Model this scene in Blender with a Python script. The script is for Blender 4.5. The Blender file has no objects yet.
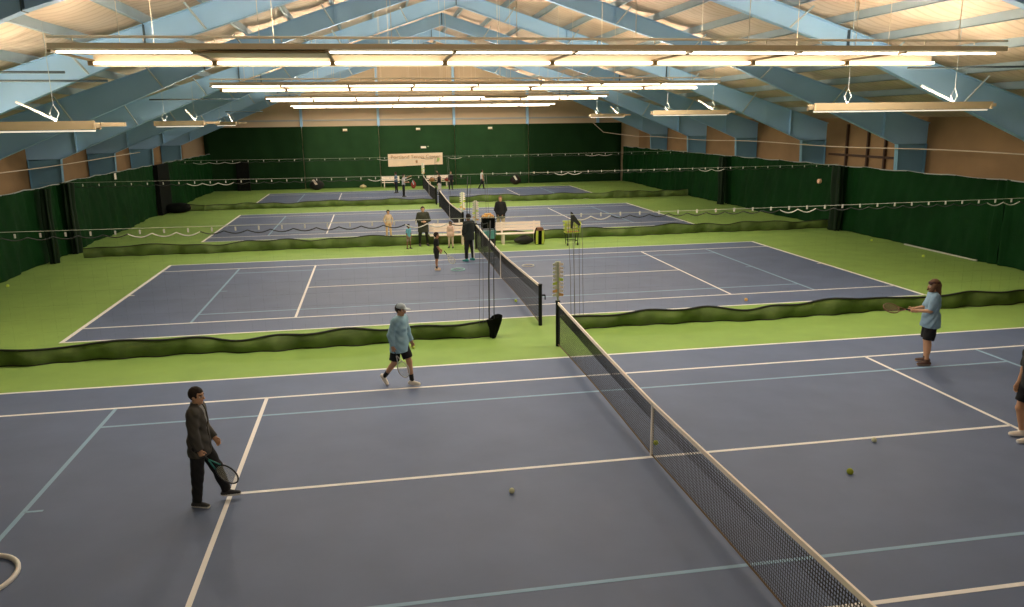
import bpy, math, random
import numpy as np
from mathutils import Vector, Matrix
random.seed(7); np.random.seed(7)
SC = bpy.context.scene; COL = SC.collection
PI = math.pi

# ------------------------------------------------------------------ materials
def mat(name, col, rough=0.7, var=0.0, vscale=6.0, metal=0.0, bump=0.0, bscale=40.0, emit=None, estr=0.0, spec=.35):
    m = bpy.data.materials.new(name); m.use_nodes = True
    nt = m.node_tree; b = nt.nodes['Principled BSDF']
    b.inputs['Base Color'].default_value = (*col, 1); b.inputs['Roughness'].default_value = rough
    b.inputs['Metallic'].default_value = metal; b.inputs['Specular IOR Level'].default_value = spec
    if emit:
        b.inputs['Emission Color'].default_value = (*emit, 1); b.inputs['Emission Strength'].default_value = estr
    if var or bump:
        tc = nt.nodes.new('ShaderNodeTexCoord')
    if var:
        n = nt.nodes.new('ShaderNodeTexNoise'); n.inputs['Scale'].default_value = vscale; n.inputs['Detail'].default_value = 5
        nt.links.new(tc.outputs['Object'], n.inputs['Vector'])
        r = nt.nodes.new('ShaderNodeValToRGB')
        r.color_ramp.elements[0].position = .3; r.color_ramp.elements[1].position = .7
        r.color_ramp.elements[0].color = (*[max(0, c*(1-var)) for c in col], 1)
        r.color_ramp.elements[1].color = (*[min(1, c*(1+var)) for c in col], 1)
        nt.links.new(n.outputs['Fac'], r.inputs['Fac']); nt.links.new(r.outputs['Color'], b.inputs['Base Color'])
    if bump:
        n2 = nt.nodes.new('ShaderNodeTexNoise'); n2.inputs['Scale'].default_value = bscale; n2.inputs['Detail'].default_value = 4
        nt.links.new(tc.outputs['Object'], n2.inputs['Vector'])
        bp = nt.nodes.new('ShaderNodeBump'); bp.inputs['Strength'].default_value = bump; bp.inputs['Distance'].default_value = .05
        nt.links.new(n2.outputs['Fac'], bp.inputs['Height']); nt.links.new(bp.outputs['Normal'], b.inputs['Normal'])
    return m

WARM = (1.0, .80, .55)
M = {}
M['green'] = mat('green_acrylic', (.23, .365, .080), .75, .07, 1.3)
M['court'] = mat('purple_grey_acrylic', (.111, .147, .240), .62, .08, 1.1)
M['white_line'] = mat('white_paint', (.86, .83, .79), .7)
M['blue_line'] = mat('blue_paint', (.27, .42, .56), .7)
M['blue_steel'] = mat('blue_painted_steel', (.32, .53, .75), .5, .06, .6)
M['purlin'] = mat('grey_blue_steel', (.36, .46, .52), .55, .12, .8)
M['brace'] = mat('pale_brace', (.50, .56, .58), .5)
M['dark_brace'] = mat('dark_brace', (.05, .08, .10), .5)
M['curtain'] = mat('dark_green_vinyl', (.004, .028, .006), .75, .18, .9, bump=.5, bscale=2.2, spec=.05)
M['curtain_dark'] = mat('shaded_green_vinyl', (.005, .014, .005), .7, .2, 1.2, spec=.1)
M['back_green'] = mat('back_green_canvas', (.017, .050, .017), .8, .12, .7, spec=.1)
M['black_fab'] = mat('black_fabric', (.004, .005, .004), .9, spec=.1)
M['skirt'] = mat('olive_vinyl', (.100, .150, .034), .6, .3, 1.7)
M['hem'] = mat('black_hem', (.018, .02, .016), .7)
M['net'] = mat('black_net_cord', (.022, .024, .024), .8)
M['tape'] = mat('white_headband', (.88, .78, .68), .7, .05, 3)
M['strap'] = mat('white_strap', (.76, .70, .62), .7)
M['brown_cord'] = mat('brown_cord', (.13, .09, .05), .8)
M['post'] = mat('dark_post', (.008, .009, .009), .6, spec=.15)
M['cable'] = mat('pale_cable', (.42, .43, .34), .6)
M['tancable'] = mat('tan_cable', (.62, .50, .38), .6)
M['clip'] = mat('white_clip', (.50, .48, .42), .6)
M['housing'] = mat('tan_light_housing', (.62, .47, .29), .5)
M['rail'] = mat('cream_rail', (.84, .74, .57), .5)
M['side_housing'] = mat('tan_side_housing', (.50, .38, .23), .5)
M['bracket'] = mat('bronze_bracket', (.30, .20, .09), .5)
M['tube'] = mat('lit_tube', (.9, .9, .85), .3, emit=(1.0, .88, .70), estr=7.5)
M['tube_side'] = mat('side_lit_tube', (.9, .9, .85), .3, emit=(1.0, .88, .70), estr=.7)
M['tube_side_up'] = mat('side_upward_tube', (.9, .9, .85), .3, emit=(1.0, .88, .70), estr=170.0)
M['tube_off'] = mat('unlit_tube', (.30, .20, .10), .4)
M['brownwall'] = mat('brown_panel', (.27, .165, .075), .8, .15, .5)
M['dark_brown'] = mat('dark_brown_steel', (.06, .03, .015), .7)
M['wallbeige'] = mat('beige_panel', (.56, .43, .28), .8, .06, .3)
M['girt_dark'] = mat('grey_rope', (.12, .12, .115), .7)
M['netting'] = mat('fine_dark_netting', (.03, .05, .03), .8, spec=.05)
M['column'] = mat('shaded_column_blue', (.15, .30, .40), .6, .08, .6)  # frame blue darkened, so the shade on the columns is in the colour
M['shaded_end_green'] = mat('shaded_end_canvas', (.008, .026, .008), .85, .12, .7, spec=.05)  # back canvas darkened on the end panels to paint in the light falling off
M['girt'] = mat('grey_girt', (.34, .36, .34), .6)
M['bench'] = mat('white_bench_paint', (.80, .68, .56), .6)
M['banner'] = mat('cream_banner', (.74, .57, .40), .7, .05, 2)
M['tan_letter'] = mat('tan_letter', (.36, .20, .09), .7)
M['green_mark'] = mat('green_mark', (.35, .45, .15), .7)
M['ball'] = mat('felt_yellow', (.58, .72, .10), .9)
M['ball_pale'] = mat('pale_felt', (.62, .62, .42), .9)
M['ball_olive'] = mat('olive_felt', (.30, .34, .03), .9)
M['ball_orange'] = mat('orange_felt', (.72, .40, .12), .9)
M['lime'] = mat('lime_plastic', (.46, .55, .07), .5)
M['orange'] = mat('orange_plastic', (.70, .22, .06), .5)
M['pinkish'] = mat('salmon_plastic', (.75, .45, .30), .6)
M['teal'] = mat('teal_plastic', (.10, .33, .30), .5)
M['ringwhite'] = mat('ring_white', (.74, .70, .64), .6)
M['ringteal'] = mat('ring_pale_teal', (.36, .58, .58), .6)
M['score_w'] = mat('scorekeeper_white', (.66, .66, .50), .6)
M['score_g'] = mat('scorekeeper_greygreen', (.42, .45, .30), .6)
M['skin_l'] = mat('skin_light', (.52, .29, .17), .6)
M['skin_t'] = mat('skin_tan', (.40, .20, .10), .6)
M['skin_d'] = mat('skin_brown', (.20, .10, .055), .6)
M['lip'] = mat('lips', (.33, .12, .09), .5)
M['eye_w'] = mat('eye_white', (.6, .56, .52), .3)
M['eye_d'] = mat('eye_dark', (.02, .015, .01), .3)
M['brow'] = mat('brow_hair', (.03, .02, .012), .8)
M['rubber'] = mat('black_rubber', (.02, .02, .02), .6)
M['racket_b'] = mat('racket_black', (.03, .03, .035), .35)
M['racket_g'] = mat('racket_teal', (.03, .22, .19), .35)
M['racket_br'] = mat('racket_brown', (.16, .075, .04), .35)
M['string'] = mat('pale_string', (.55, .54, .42), .5)
M['string_w'] = mat('grey_string', (.48, .46, .44), .5)
M['string_d'] = mat('brown_string', (.22, .13, .09), .5)
_cm = {}
def cmat(name, col, rough=.85, var=.12, vscale=9):
    if name not in _cm: _cm[name] = mat(name, col, rough, var, vscale)
    return _cm[name]

def insulation_mat():
    m = mat('cream_roof_insulation', (.80, .68, .52), .7); nt = m.node_tree; b = nt.nodes['Principled BSDF']
    tc = nt.nodes.new('ShaderNodeTexCoord'); n = nt.nodes.new('ShaderNodeTexNoise'); n.inputs['Scale'].default_value = .35; n.inputs['Detail'].default_value = 6
    w = nt.nodes.new('ShaderNodeTexWave'); w.wave_type = 'BANDS'; w.bands_direction = 'Y'; w.inputs['Scale'].default_value = .9; w.inputs['Distortion'].default_value = .6
    nt.links.new(tc.outputs['Object'], n.inputs['Vector']); nt.links.new(tc.outputs['Object'], w.inputs['Vector'])
    r = nt.nodes.new('ShaderNodeValToRGB'); r.color_ramp.elements[0].position = .25; r.color_ramp.elements[1].position = .6
    r.color_ramp.elements[0].color = (.54, .38, .25, 1); r.color_ramp.elements[1].color = (.78, .62, .48, 1)
    r2 = nt.nodes.new('ShaderNodeValToRGB'); r2.color_ramp.elements[0].position = 0; r2.color_ramp.elements[1].position = .25
    r2.color_ramp.elements[0].color = (.74, .68, .60, 1); r2.color_ramp.elements[1].color = (1, 1, 1, 1)
    mx = nt.nodes.new('ShaderNodeMixRGB'); mx.blend_type = 'MULTIPLY'; mx.inputs['Fac'].default_value = .55
    nt.links.new(n.outputs['Fac'], r.inputs['Fac']); nt.links.new(w.outputs['Fac'], r2.inputs['Fac'])
    nt.links.new(r.outputs['Color'], mx.inputs[1]); nt.links.new(r2.outputs['Color'], mx.inputs[2]); nt.links.new(mx.outputs['Color'], b.inputs['Base Color'])
    return m
M['insul'] = insulation_mat()

def reflector_mat():
    m = mat('cream_reflector', (.80, .62, .42), .5); nt = m.node_tree; b = nt.nodes['Principled BSDF']
    tc = nt.nodes.new('ShaderNodeTexCoord'); sp = nt.nodes.new('ShaderNodeSeparateXYZ'); nt.links.new(tc.outputs['Object'], sp.inputs[0])
    # a row of dark perforations along the middle of the panel
    mu = nt.nodes.new('ShaderNodeMath'); mu.operation = 'MULTIPLY'; mu.inputs[1].default_value = 42; nt.links.new(sp.outputs['X'], mu.inputs[0])
    si = nt.nodes.new('ShaderNodeMath'); si.operation = 'SINE'; nt.links.new(mu.outputs[0], si.inputs[0])
    ab = nt.nodes.new('ShaderNodeMath'); ab.operation = 'ABSOLUTE'; nt.links.new(sp.outputs['Y'], ab.inputs[0])
    lt = nt.nodes.new('ShaderNodeMath'); lt.operation = 'LESS_THAN'; lt.inputs[1].default_value = .10; nt.links.new(ab.outputs[0], lt.inputs[0])
    g = nt.nodes.new('ShaderNodeMath'); g.operation = 'GREATER_THAN'; g.inputs[1].default_value = 0; nt.links.new(si.outputs[0], g.inputs[0])
    an = nt.nodes.new('ShaderNodeMath'); an.operation = 'MULTIPLY'; nt.links.new(lt.outputs[0], an.inputs[0]); nt.links.new(g.outputs[0], an.inputs[1])
    mx = nt.nodes.new('ShaderNodeMixRGB'); mx.inputs[1].default_value = (.80, .62, .42, 1); mx.inputs[2].default_value = (.22, .15, .07, 1)
    nt.links.new(an.outputs[0], mx.inputs['Fac']); nt.links.new(mx.outputs['Color'], b.inputs['Base Color'])
    return m
M['reflector'] = reflector_mat()

# ------------------------------------------------------------------ mesh helpers
class MB:
    def __init__(s): s.v = []; s.f = []; s.mi = []; s.cur = 0
    def face(s, idx): s.f.append(idx); s.mi.append(s.cur)
    def box(s, lo, hi):
        x0, y0, z0 = lo; x1, y1, z1 = hi; n = len(s.v)
        s.v += [(x0,y0,z0),(x1,y0,z0),(x1,y1,z0),(x0,y1,z0),(x0,y0,z1),(x1,y0,z1),(x1,y1,z1),(x0,y1,z1)]
        for q in ((0,3,2,1),(4,5,6,7),(0,1,5,4),(1,2,6,5),(2,3,7,6),(3,0,4,7)): s.face(tuple(n+i for i in q))
        return s
    def cbox(s, c, size): return s.box([c[i]-size[i]/2 for i in range(3)], [c[i]+size[i]/2 for i in range(3)])
    def prism(s, poly, a, b, axis='y'):
        # poly in the x-z plane extruded along y (or in x-y along z)
        n = len(s.v); k = len(poly)
        for t in (a, b):
            for p in poly: s.v.append((p[0], t, p[1]) if axis == 'y' else ((p[0], p[1], t) if axis == 'z' else (t, p[0], p[1])))
        s.face(tuple(n+i for i in range(k))); s.face(tuple(n+k+i for i in reversed(range(k))))
        for i in range(k):
            j = (i+1) % k; s.face((n+i, n+k+i, n+k+j, n+j))
        return s
    def tube(s, pts, r, n=6, cap=True, closed=False):
        pts = [Vector(p) for p in pts]; m = len(pts); base = len(s.v)
        rs = r if isinstance(r, (list, tuple)) else [r]*m
        for i, p in enumerate(pts):
            if closed: d = pts[(i+1) % m]-pts[i-1]
            else: d = pts[min(i+1, m-1)]-pts[max(i-1, 0)]
            d.normalize(); ref = Vector((0,0,1)) if abs(d.z) < .9 else Vector((1,0,0))
            u = d.cross(ref).normalized(); w = u.cross(d)
            for k in range(n):
                a = 2*PI*(k+.5)/n; s.v.append(tuple(p+u*(math.cos(a)*rs[i])+w*(math.sin(a)*rs[i])))
        for i in range(m if closed else m-1):
            for k in range(n):
                a = base+i*n+k; b = base+i*n+(k+1) % n; i2 = (i+1) % m
                s.face((a, b, base+i2*n+(k+1) % n, base+i2*n+k))
        if cap and not closed:
            s.face(tuple(base+k for k in reversed(range(n)))); s.face(tuple(base+(m-1)*n+k for k in range(n)))
        return s
    def sphere(s, c, r, nu=12, nv=8, sc=(1,1,1)):
        b = len(s.v)
        for j in range(nv+1):
            th = PI*j/nv
            for i in range(nu):
                ph = 2*PI*i/nu
                s.v.append((c[0]+r*sc[0]*math.sin(th)*math.cos(ph), c[1]+r*sc[1]*math.sin(th)*math.sin(ph), c[2]+r*sc[2]*math.cos(th)))
        for j in range(nv):
            for i in range(nu):
                s.face((b+j*nu+i, b+(j+1)*nu+i, b+(j+1)*nu+(i+1) % nu, b+j*nu+(i+1) % nu))
        return s
    def grid(s, fn, nu, nv):
        b = len(s.v)
        for j in range(nv+1):
            for i in range(nu+1): s.v.append(tuple(fn(i/nu, j/nv)))
        for j in range(nv):
            for i in range(nu):
                a = b+j*(nu+1)+i; s.face((a, a+1, a+nu+2, a+nu+1))
        return s
    def build(s, name, m, parent=None, smooth=False, loc=None):
        me = bpy.data.meshes.new(name); me.from_pydata(s.v, [], s.f)
        ms = m if isinstance(m, (list, tuple)) else [m]
        for x in ms: me.materials.append(x)
        if len(ms) > 1: me.polygons.foreach_set('material_index', s.mi)
        if smooth: me.polygons.foreach_set('use_smooth', [True]*len(me.polygons))
        me.validate(); me.update()
        o = bpy.data.objects.new(name, me); COL.objects.link(o)
        if parent: o.parent = parent
        if loc: o.location = loc
        return o

def empty(name, loc=(0,0,0), rz=0):
    o = bpy.data.objects.new(name, None); COL.objects.link(o); o.location = loc; o.rotation_euler = (0,0,rz); o.empty_display_size = .2
    return o
def tag(o, label=None, cat=None, group=None, kind=None):
    if label: o['label'] = label
    if cat: o['category'] = cat
    if group: o['group'] = group
    if kind: o['kind'] = kind
    return o
def struct(o): o['kind'] = 'structure'; return o
def copy_tree(o, parent=None):
    c = o.copy(); COL.objects.link(c)
    if parent: c.parent = parent
    for ch in list(o.children): copy_tree(ch, c)
    return c
def lerp(a, b, t): return a+(b-a)*t
ORD = ['first','second','third','fourth','fifth','sixth','seventh','eighth','ninth','tenth','eleventh','twelfth','thirteenth']

# ------------------------------------------------------------------ camera
SX0, SX1, SY0, SY1 = -19.0, 19.0, -15.0, 56.2
yaw, pitch, roll = .1717, -.2286, -.0131
F = Vector((math.sin(yaw)*math.cos(pitch), math.cos(yaw)*math.cos(pitch), math.sin(pitch)))
Rv = Vector((math.cos(yaw), -math.sin(yaw), 0)); Uv = Rv.cross(F)
cR = Rv*math.cos(roll)+Uv*math.sin(roll); cU = -Rv*math.sin(roll)+Uv*math.cos(roll)
cam_d = bpy.data.cameras.new('camera'); cam = bpy.data.objects.new('camera', cam_d); COL.objects.link(cam)
cam_d.sensor_width = 36; cam_d.lens = 36*781.5/1024; cam_d.clip_end = 300; cam_d.clip_start = .05
mw = Matrix(((cR.x, cU.x, -F.x, -4.14), (cR.y, cU.y, -F.y, -10.907), (cR.z, cU.z, -F.z, 5.181), (0,0,0,1)))
cam.matrix_world = mw; SC.camera = cam

# ------------------------------------------------------------------ room shell
def top_z(x): return 11.05-(.335 if x < 0 else .323)*abs(x)          # top flange line of the frames
def roof_z(x): return top_z(x)+.24
struct(MB().box((SX0-.2, SY0-.2, -.3), (SX1+.2, SY1+.2, 0)).build('floor', M['green']))
struct(MB().box((SX0-.2, SY0, 0), (SX0, SY1, 5.0)).build('wall_left', M['brownwall']))
struct(MB().box((SX1, SY0, 0), (SX1+.2, SY1, 5.3)).build('wall_right', M['brownwall']))
def gable(y0, y1, name, m):
    b = MB(); b.prism([(SX0,0),(SX1,0),(SX1,roof_z(SX1)),(0,roof_z(0)),(SX0,roof_z(SX0))], y0, y1); return struct(b.build(name, m))
gable(SY1, SY1+.2, 'wall_back', M['wallbeige'])
gable(SY0-.2, SY0, 'wall_front', M['brownwall'])
PX = [.75+1.5*i for i in range(13)]
PURX = sorted([-x for x in PX]+PX)
def ceil_pt(x, y):
    # insulation sagging between purlins
    t = ((x-.75)/1.5) % 1.0
    sag = .10*math.sin(PI*t)+.025*math.sin(3.1*y+x*1.7)*math.sin(PI*t)+.02*math.sin(1.27*y+x*.9)
    return (x, y, roof_z(x)+.02-sag if abs(x) < SX1 else roof_z(x))
cb = MB(); xs = np.linspace(SX0-.1, SX1+.1, 26*6+1); ys = np.linspace(SY0-.1, SY1+.1, 110)
cb.grid(lambda u, v: ceil_pt(lerp(SX0-.1, SX1+.1, u), lerp(SY0-.1, SY1+.1, v)), 26*7, 130)
struct(cb.build('ceiling', M['insul'], smooth=True))
roof = MB(); roof.prism([(SX0-.2, roof_z(SX0)+.1), (0, roof_z(0)+.15), (SX1+.2, roof_z(SX1)+.1), (SX1+.2, roof_z(SX1)+.3), (0, roof_z(0)+.35), (SX0-.2, roof_z(SX0)+.3)], SY0-.2, SY1+.2)
struct(roof.build('ceiling_deck', M['wallbeige']))
# back wall girt and posts
tb = MB().box((SX0, SY1-.18, 5.42), (SX1, SY1, 5.54)); struct(tb.build('trim_1', M['girt']))
for i, x in enumerate((-15.9, -9.66, -3.5, 2.75, 9.0, 15.2)):
    b = MB().box((x-.10, SY1-.26, 4.9), (x+.10, SY1-.002, roof_z(x)-.3)); struct(b.build('trim_%d' % (i+2), M['blue_steel']))

for i, yy in enumerate((24.9, 23.2, 21.9, 20.6)):
    b = MB().box((18.86, yy-.05, 0), (18.97, yy+.05, 4.85)); struct(b.build('trim_%d' % (i+8), M['dark_brown']))
struct(MB().box((18.88, 19.6, 3.32), (18.97, 26.4, 3.42)).build('trim_12', M['dark_brown']))
# courts
CY = [0, 14.82, 31.90, 46.49]; CX = [0, -.05, -.11, -.19]
HL, HW, SV, SG = 11.885, 5.485, 6.40, 4.115
lw = .068
def line(b, x0, y0, x1, y1, z=.007):
    b.box((min(x0,x1), min(y0,y1), .0035), (max(x0,x1), max(y0,y1), z))
for i in range(4):
    c = MB().box((-HL, -HW, -.01), (HL, HW, .004)).build('court_surface' if i == 0 else 'court_surface', M['court'], loc=(CX[i], CY[i], 0)); struct(c)
    w = MB(); h = lw/2
    for s in (-1, 1):
        line(w, s*HL-h*1.6, -HW-h, s*HL+h*1.6, HW+h); line(w, -HL, s*HW-h, HL, s*HW+h); line(w, -HL, s*SG-h, HL, s*SG+h)
        line(w, s*SV-h, -SG, s*SV+h, SG); line(w, s*HL-(.2 if s > 0 else -.0), -h, s*HL+(.2 if s < 0 else 0), h)
    line(w, -SV, -h, SV, h)
    w.build('white_lines', M['white_line'], c)
    bl = MB(); BX, BYY = 9.144, 3.15
    for s in (-1, 1):
        line(bl, s*BX-h, -SG, s*BX+h, SG, .0062); line(bl, -BX, s*BYY-h*.9, BX, s*BYY+h*.9, .0062)
        line(bl, s*BX, -h*.7, s*(BX-.25), h*.7, .0062)
    bl.build('blue_lines', M['blue_line'], c)

# ------------------------------------------------------------------ roof frames
FY = [4.3, 11.8, 19.3, 26.9, 34.4, 41.9, 49.4]
def bot_z(x):
    a = abs(x)
    if x >= 0: return 10.38-.317*a if a < 10.2 else 7.147-.418*(a-10.2)
    return 10.38-.335*a if a < 9.8 else 7.097-.42*(a-9.8)
KX = 17.6
def make_frame():
    r = empty('roof_frame')
    for s in (-1, 1):
        xs = [0, 3, 6, 9.8 if s < 0 else 10.2, 14, KX]
        b = MB()
        up = [(s*x, top_z(s*x)) for x in xs]+[(s*19.0, top_z(s*19.0))]
        dn = [(s*x, bot_z(s*x)) for x in xs]+[(s*19.0, bot_z(s*KX)-.05)]
        poly = dn+up[::-1]
        b.prism(poly, -.008, .008)
        # flanges
        for (p, q) in zip(up[:-1], up[1:]): b.prism([p, q, (q[0], q[1]-.02), (p[0], p[1]-.02)], -.12, .12)
        for (p, q) in zip(dn[:-2], dn[1:-1]): b.prism([p, q, (q[0], q[1]+.02), (p[0], p[1]+.02)], -.12, .12)
        b.build('rafter', M['blue_steel'], r)
        c = MB()
        zb = bot_z(s*KX)
        c.prism([(s*(KX+.18), 0), (s*18.95, 0), (s*18.95, zb), (s*KX, zb)], -.008, .008)
        c.prism([(s*(KX+.18), 0), (s*(KX+.20), 0), (s*(KX+.02), zb), (s*KX, zb)], -.12, .12)
        c.prism([(s*18.93, 0), (s*18.95, 0), (s*18.95, zb), (s*18.93, zb)], -.12, .12)
        c.build('column', M['column'], r)
        for x in ((9.8 if s < 0 else 10.2), 5.2, 16.9):
            MB().box((s*x-.012, -.13, bot_z(s*x)-.01), (s*x+.012, .13, top_z(s*x))).build('splice_plate', M['dark_brace'] if x > 9 and x < 11 else M['blue_steel'], r)
        for x in (2.25, 5.25, 8.25, 11.25, 14.25):
            for d in (-1, 1):
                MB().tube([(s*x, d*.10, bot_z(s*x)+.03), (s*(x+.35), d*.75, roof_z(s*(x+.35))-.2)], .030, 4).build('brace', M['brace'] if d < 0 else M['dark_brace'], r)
    MB().box((-.012, -.12, bot_z(0)), (.012, .12, top_z(0))).build('splice_plate', M['dark_brace'], r)
    return r
fr0 = make_frame()
names = ['blue tapered steel roof frame nearest the camera, over the near court', 'second blue steel roof frame from the camera, just beyond the nearest lights',
 'third blue steel roof frame from the camera', 'fourth blue steel roof frame from the camera, beyond the second light row', 'fifth blue steel roof frame from the camera',
 'sixth blue steel roof frame from the camera, near the far lights', 'farthest blue steel roof frame, closest to the back wall']
for i, y in enumerate(FY):
    o = fr0 if i == 0 else copy_tree(fr0)
    o.location = (0, y, 0); tag(o, names[i], 'roof frame', 'blue steel roof frames')
def purlin(x, label):
    z = top_z(x); s = 1 if x > 0 else -1
    b = MB(); b.prism([(x-.01, z+.002), (x+.01, z+.002), (x+.01, z+.24), (x-.01, z+.24)], SY0, SY1-.02)
    b.prism([(x-.01, z+.002), (x+s*.085, z+.002-.0), (x+s*.085, z+.018), (x-.01, z+.018)], SY0, SY1-.02)
    o = b.build('purlin', M['purlin']); tag(o, label, 'roof purlin', 'roof purlins')
for i, x in enumerate(PX[:12]):
    purlin(-x, '%s grey-blue purlin left of the roof ridge, running the length of the hall' % ORD[i])
    purlin(x, '%s grey-blue purlin right of the roof ridge, running the length of the hall' % ORD[i])

# ------------------------------------------------------------------ light rows
def make_module(lit=True):
    L = 2.44; r = empty('fluorescent_light')
    # local: x along the row, y across (-1.2 near .. 1.2 far), z = 0 at reflector
    rf = MB(); rf.grid(lambda u, v: (lerp(-L/2, L/2, u), lerp(-1.18, 1.18, v), .0+.07*abs(2*v-1)), 2, 8)
    rf.build('reflector', M['reflector'], r)
    MB().box((-L/2, -1.26, -.01), (L/2, -1.18, .09)).build('housing', M['housing'], r)
    lip = MB().prism([(1.16, -.16), (1.20, -.16), (1.24, .10), (1.18, .10)], -L/2, L/2, 'x'); lip.build('housing', M['rail'], r)
    t = MB().tube([(-L/2+.04, -.95, -.04), (L/2-.04, -.95, -.04)], .022, 8); t.build('lamp_tube', M['tube'] if lit else M['tube_off'], r, True)
    t = MB().tube([(-L/2+.04, 1.02, -.10), (L/2-.04, 1.02, -.10)], .026, 8); t.build('lamp_tube', M['tube'], r, True)
    t = MB().tube([(-L/2+.25, 0, .05), (L/2-.25, 0, .05)], .02, 8); t.build('lamp_tube', M['tube_up'], r, True)
    if not lit:
        p = MB().box((-L/2+.03, -.62, -.03), (L/2-.03, .55, -.01)); p.build('panel', M['housing'], r)
    bk = MB(); bk.box((-L/2-.03, -1.2, -.06), (-L/2+.03, 1.15, -.02)); bk.box((-L/2-.05, .94, -.15), (-L/2+.05, 1.1, -.05)); bk.build('bracket', M['bracket'], r)
    rl = MB().tube([(-L/2, -1.22, .20), (L/2, -1.22, .20)], .024, 6)
    for x in (-.8, 0.4): rl.tube([(x, -1.22, .20), (x, -1.22, .12)], .014, 4)
    rl.build('rail', M['rail'], r)
    return r
M['tube_up'] = mat('upward_lit_tube', (.9,.9,.85), .3, emit=(1.0, .88, .72), estr=215.0)
SPOT_W = 262; AREA_W = 190
mod_on, mod_off = make_module(True), make_module(False)
used = {id(mod_on): False, id(mod_off): False}
ROWS = [(6.2, 6.57, 'nearest light row'), (20.9, 6.60, 'second light row from the camera'), (36.2, 6.62, 'third light row from the camera'), (49.8, 6.50, 'farthest light row')]
for ri, (y, z, nm) in enumerate(ROWS):
    for k in range(8):
        src = mod_off if (ri == 0 and k == 1) or (ri == 2 and k == 5) else mod_on
        if not used[id(src)]: o = src; used[id(src)] = True
        else: o = copy_tree(src)
        x = -8.54+2.44*k
        o.location = (x, y, z)
        lab = '%s lit fluorescent unit from the left in the %s' % (ORD[k], nm)
        if ri == 1: lab = '%s lit fluorescent unit from the left in the second light row' % ORD[k]
        if src is mod_off: lab = '%s unit from the left, one tube out, in the %s' % (ORD[k], nm.replace(' from the camera', ''))
        tag(o, lab, 'ceiling light', 'fluorescent units of the hanging light rows')
        for dy in (-1.22, 1.2):
            MB().tube([(0, dy, .10), (0, dy, roof_z(x)-z-.12)], .007, 4).build('hanger_rod', M['rail'], o)
        sp = bpy.data.lights.new('tube_light', 'SPOT'); sp.energy = SPOT_W; sp.spot_size = math.radians(178); sp.spot_blend = .15; sp.shadow_soft_size = .006; sp.color = (1.0, .89, .75)
        so = bpy.data.objects.new('tube_light', sp); COL.objects.link(so); so.location = (x, y+.15, z-.14)
# end conduits of the nearest rows
def pipe(pts, label, cat='pipe', m='dark_brace', r=.028, name='conduit_pipe', group=None):
    o = MB().tube(pts, r, 6).build(name, M[m], smooth=True); tag(o, label, cat, group)
pipe([(-10.9, 9, 6.40), (-16.0, 9, 6.42)], 'thin dark conduit pipe left of the nearest light row')
pipe([(-10.1, 9.3, 6.22), (-15.6, 9.3, 6.25)], 'lower thin dark conduit pipe below the left end of the nearest light row')
pipe([(10.3, 9, 6.46), (15.6, 9, 6.51)], 'thin dark conduit pipe right of the nearest light row')
pipe([(-9.2, 22.6, 6.2), (-12.6, 22.6, 6.2)], 'thin dark conduit pipe left of the second light row')
pipe([(-10.3, 38.0, 5.95), (-12.4, 38.0, 5.95)], 'thin dark conduit pipe left of the third light row')

# a further light row above the camera, behind the picture
al = bpy.data.lights.new('row_behind_camera', 'AREA'); al.shape = 'RECTANGLE'; al.size = 19; al.size_y = 2.2; al.energy = AREA_W; al.color = (1.0, .89, .75)
ao = bpy.data.objects.new('row_behind_camera', al); COL.objects.link(ao); ao.location = (0, -8.6, 6.5)
al = bpy.data.lights.new('row_behind_camera_up', 'AREA'); al.shape = 'RECTANGLE'; al.size = 19; al.size_y = 2.2; al.energy = 320; al.color = (1.0, .89, .75)
ao = bpy.data.objects.new('row_behind_camera_up', al); COL.objects.link(ao); ao.location = (0, -8.6, 6.75); ao.rotation_euler = (PI*.70, 0, 0)
# side fixtures, lower and shorter
def side_light(x0, x1, y, z, label):
    L = x1-x0; r = empty('side_light', ((x0+x1)/2, y, z))
    MB().prism([(-.10, .0), (.14, .0), (.22, .10), (.22, .15), (.20, .15), (.12, .03), (-.08, .03), (-.14, .19), (-.16, .19)], -L/2, L/2, 'x').build('housing', M['side_housing'], r)
    MB().tube([(-L/2+.2, .03, .155), (L/2-.2, .03, .155)], .02, 8).build('lamp_tube', M['tube_side_up'], r, True)
    MB().tube([(-L/2+.05, -.02, -.03), (L/2-.05, -.02, -.03)], .018, 8).build('lamp_tube', M['tube_side'], r, True)
    for s in (-1, 1): MB().box((s*(L/2-.02)-.02, -.16, .0), (s*(L/2-.02)+.02, .22, .14)).build('end_cap', M['side_housing'], r)
    MB().box((-L/2+.3, .30, .06), (L/2+.5, .40, .15)).build('housing', M['side_housing'], r)
    for s in (-.3, .3):
        zt = roof_z((x0+x1)/2+s*L)-z-.15
        hb = MB(); hb.tube([(s*L, .05, .17), (s*L+.10, .05, .36), (s*L, .05, .55), (s*L-.10, .05, .36), (s*L, .05, .17)], .012, 4); hb.tube([(s*L, .05, .55), (s*L, .05, zt)], .007, 4)
        hb.build('hanger_rod', M['brace'], r)
    MB().tube([(L*.3, .1, .22), (L*.12, .15, .62)], .03, 4).build('support_arm', M['tape'], r)
    sp = bpy.data.lights.new('side_tube_light', 'SPOT'); sp.energy = 46*L; sp.spot_size = math.radians(176); sp.spot_blend = .15; sp.shadow_soft_size = .006; sp.color = (1.0, .89, .75)
    so = bpy.data.objects.new('side_tube_light', sp); COL.objects.link(so); so.location = ((x0+x1)/2, y, z-.08)
    tag(r, label, 'ceiling light', 'low side lights')
side_light(7.25, 12.5, 8.5, 5.36, 'long low fluorescent strip hanging at the right, nearest of the right side strips')
side_light(8.13, 11.7, 23.0, 5.39, 'second low fluorescent strip on the right, behind the nearest one')
side_light(9.2, 11.4, 37.0, 5.40, 'farthest low fluorescent strip on the right')
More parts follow.
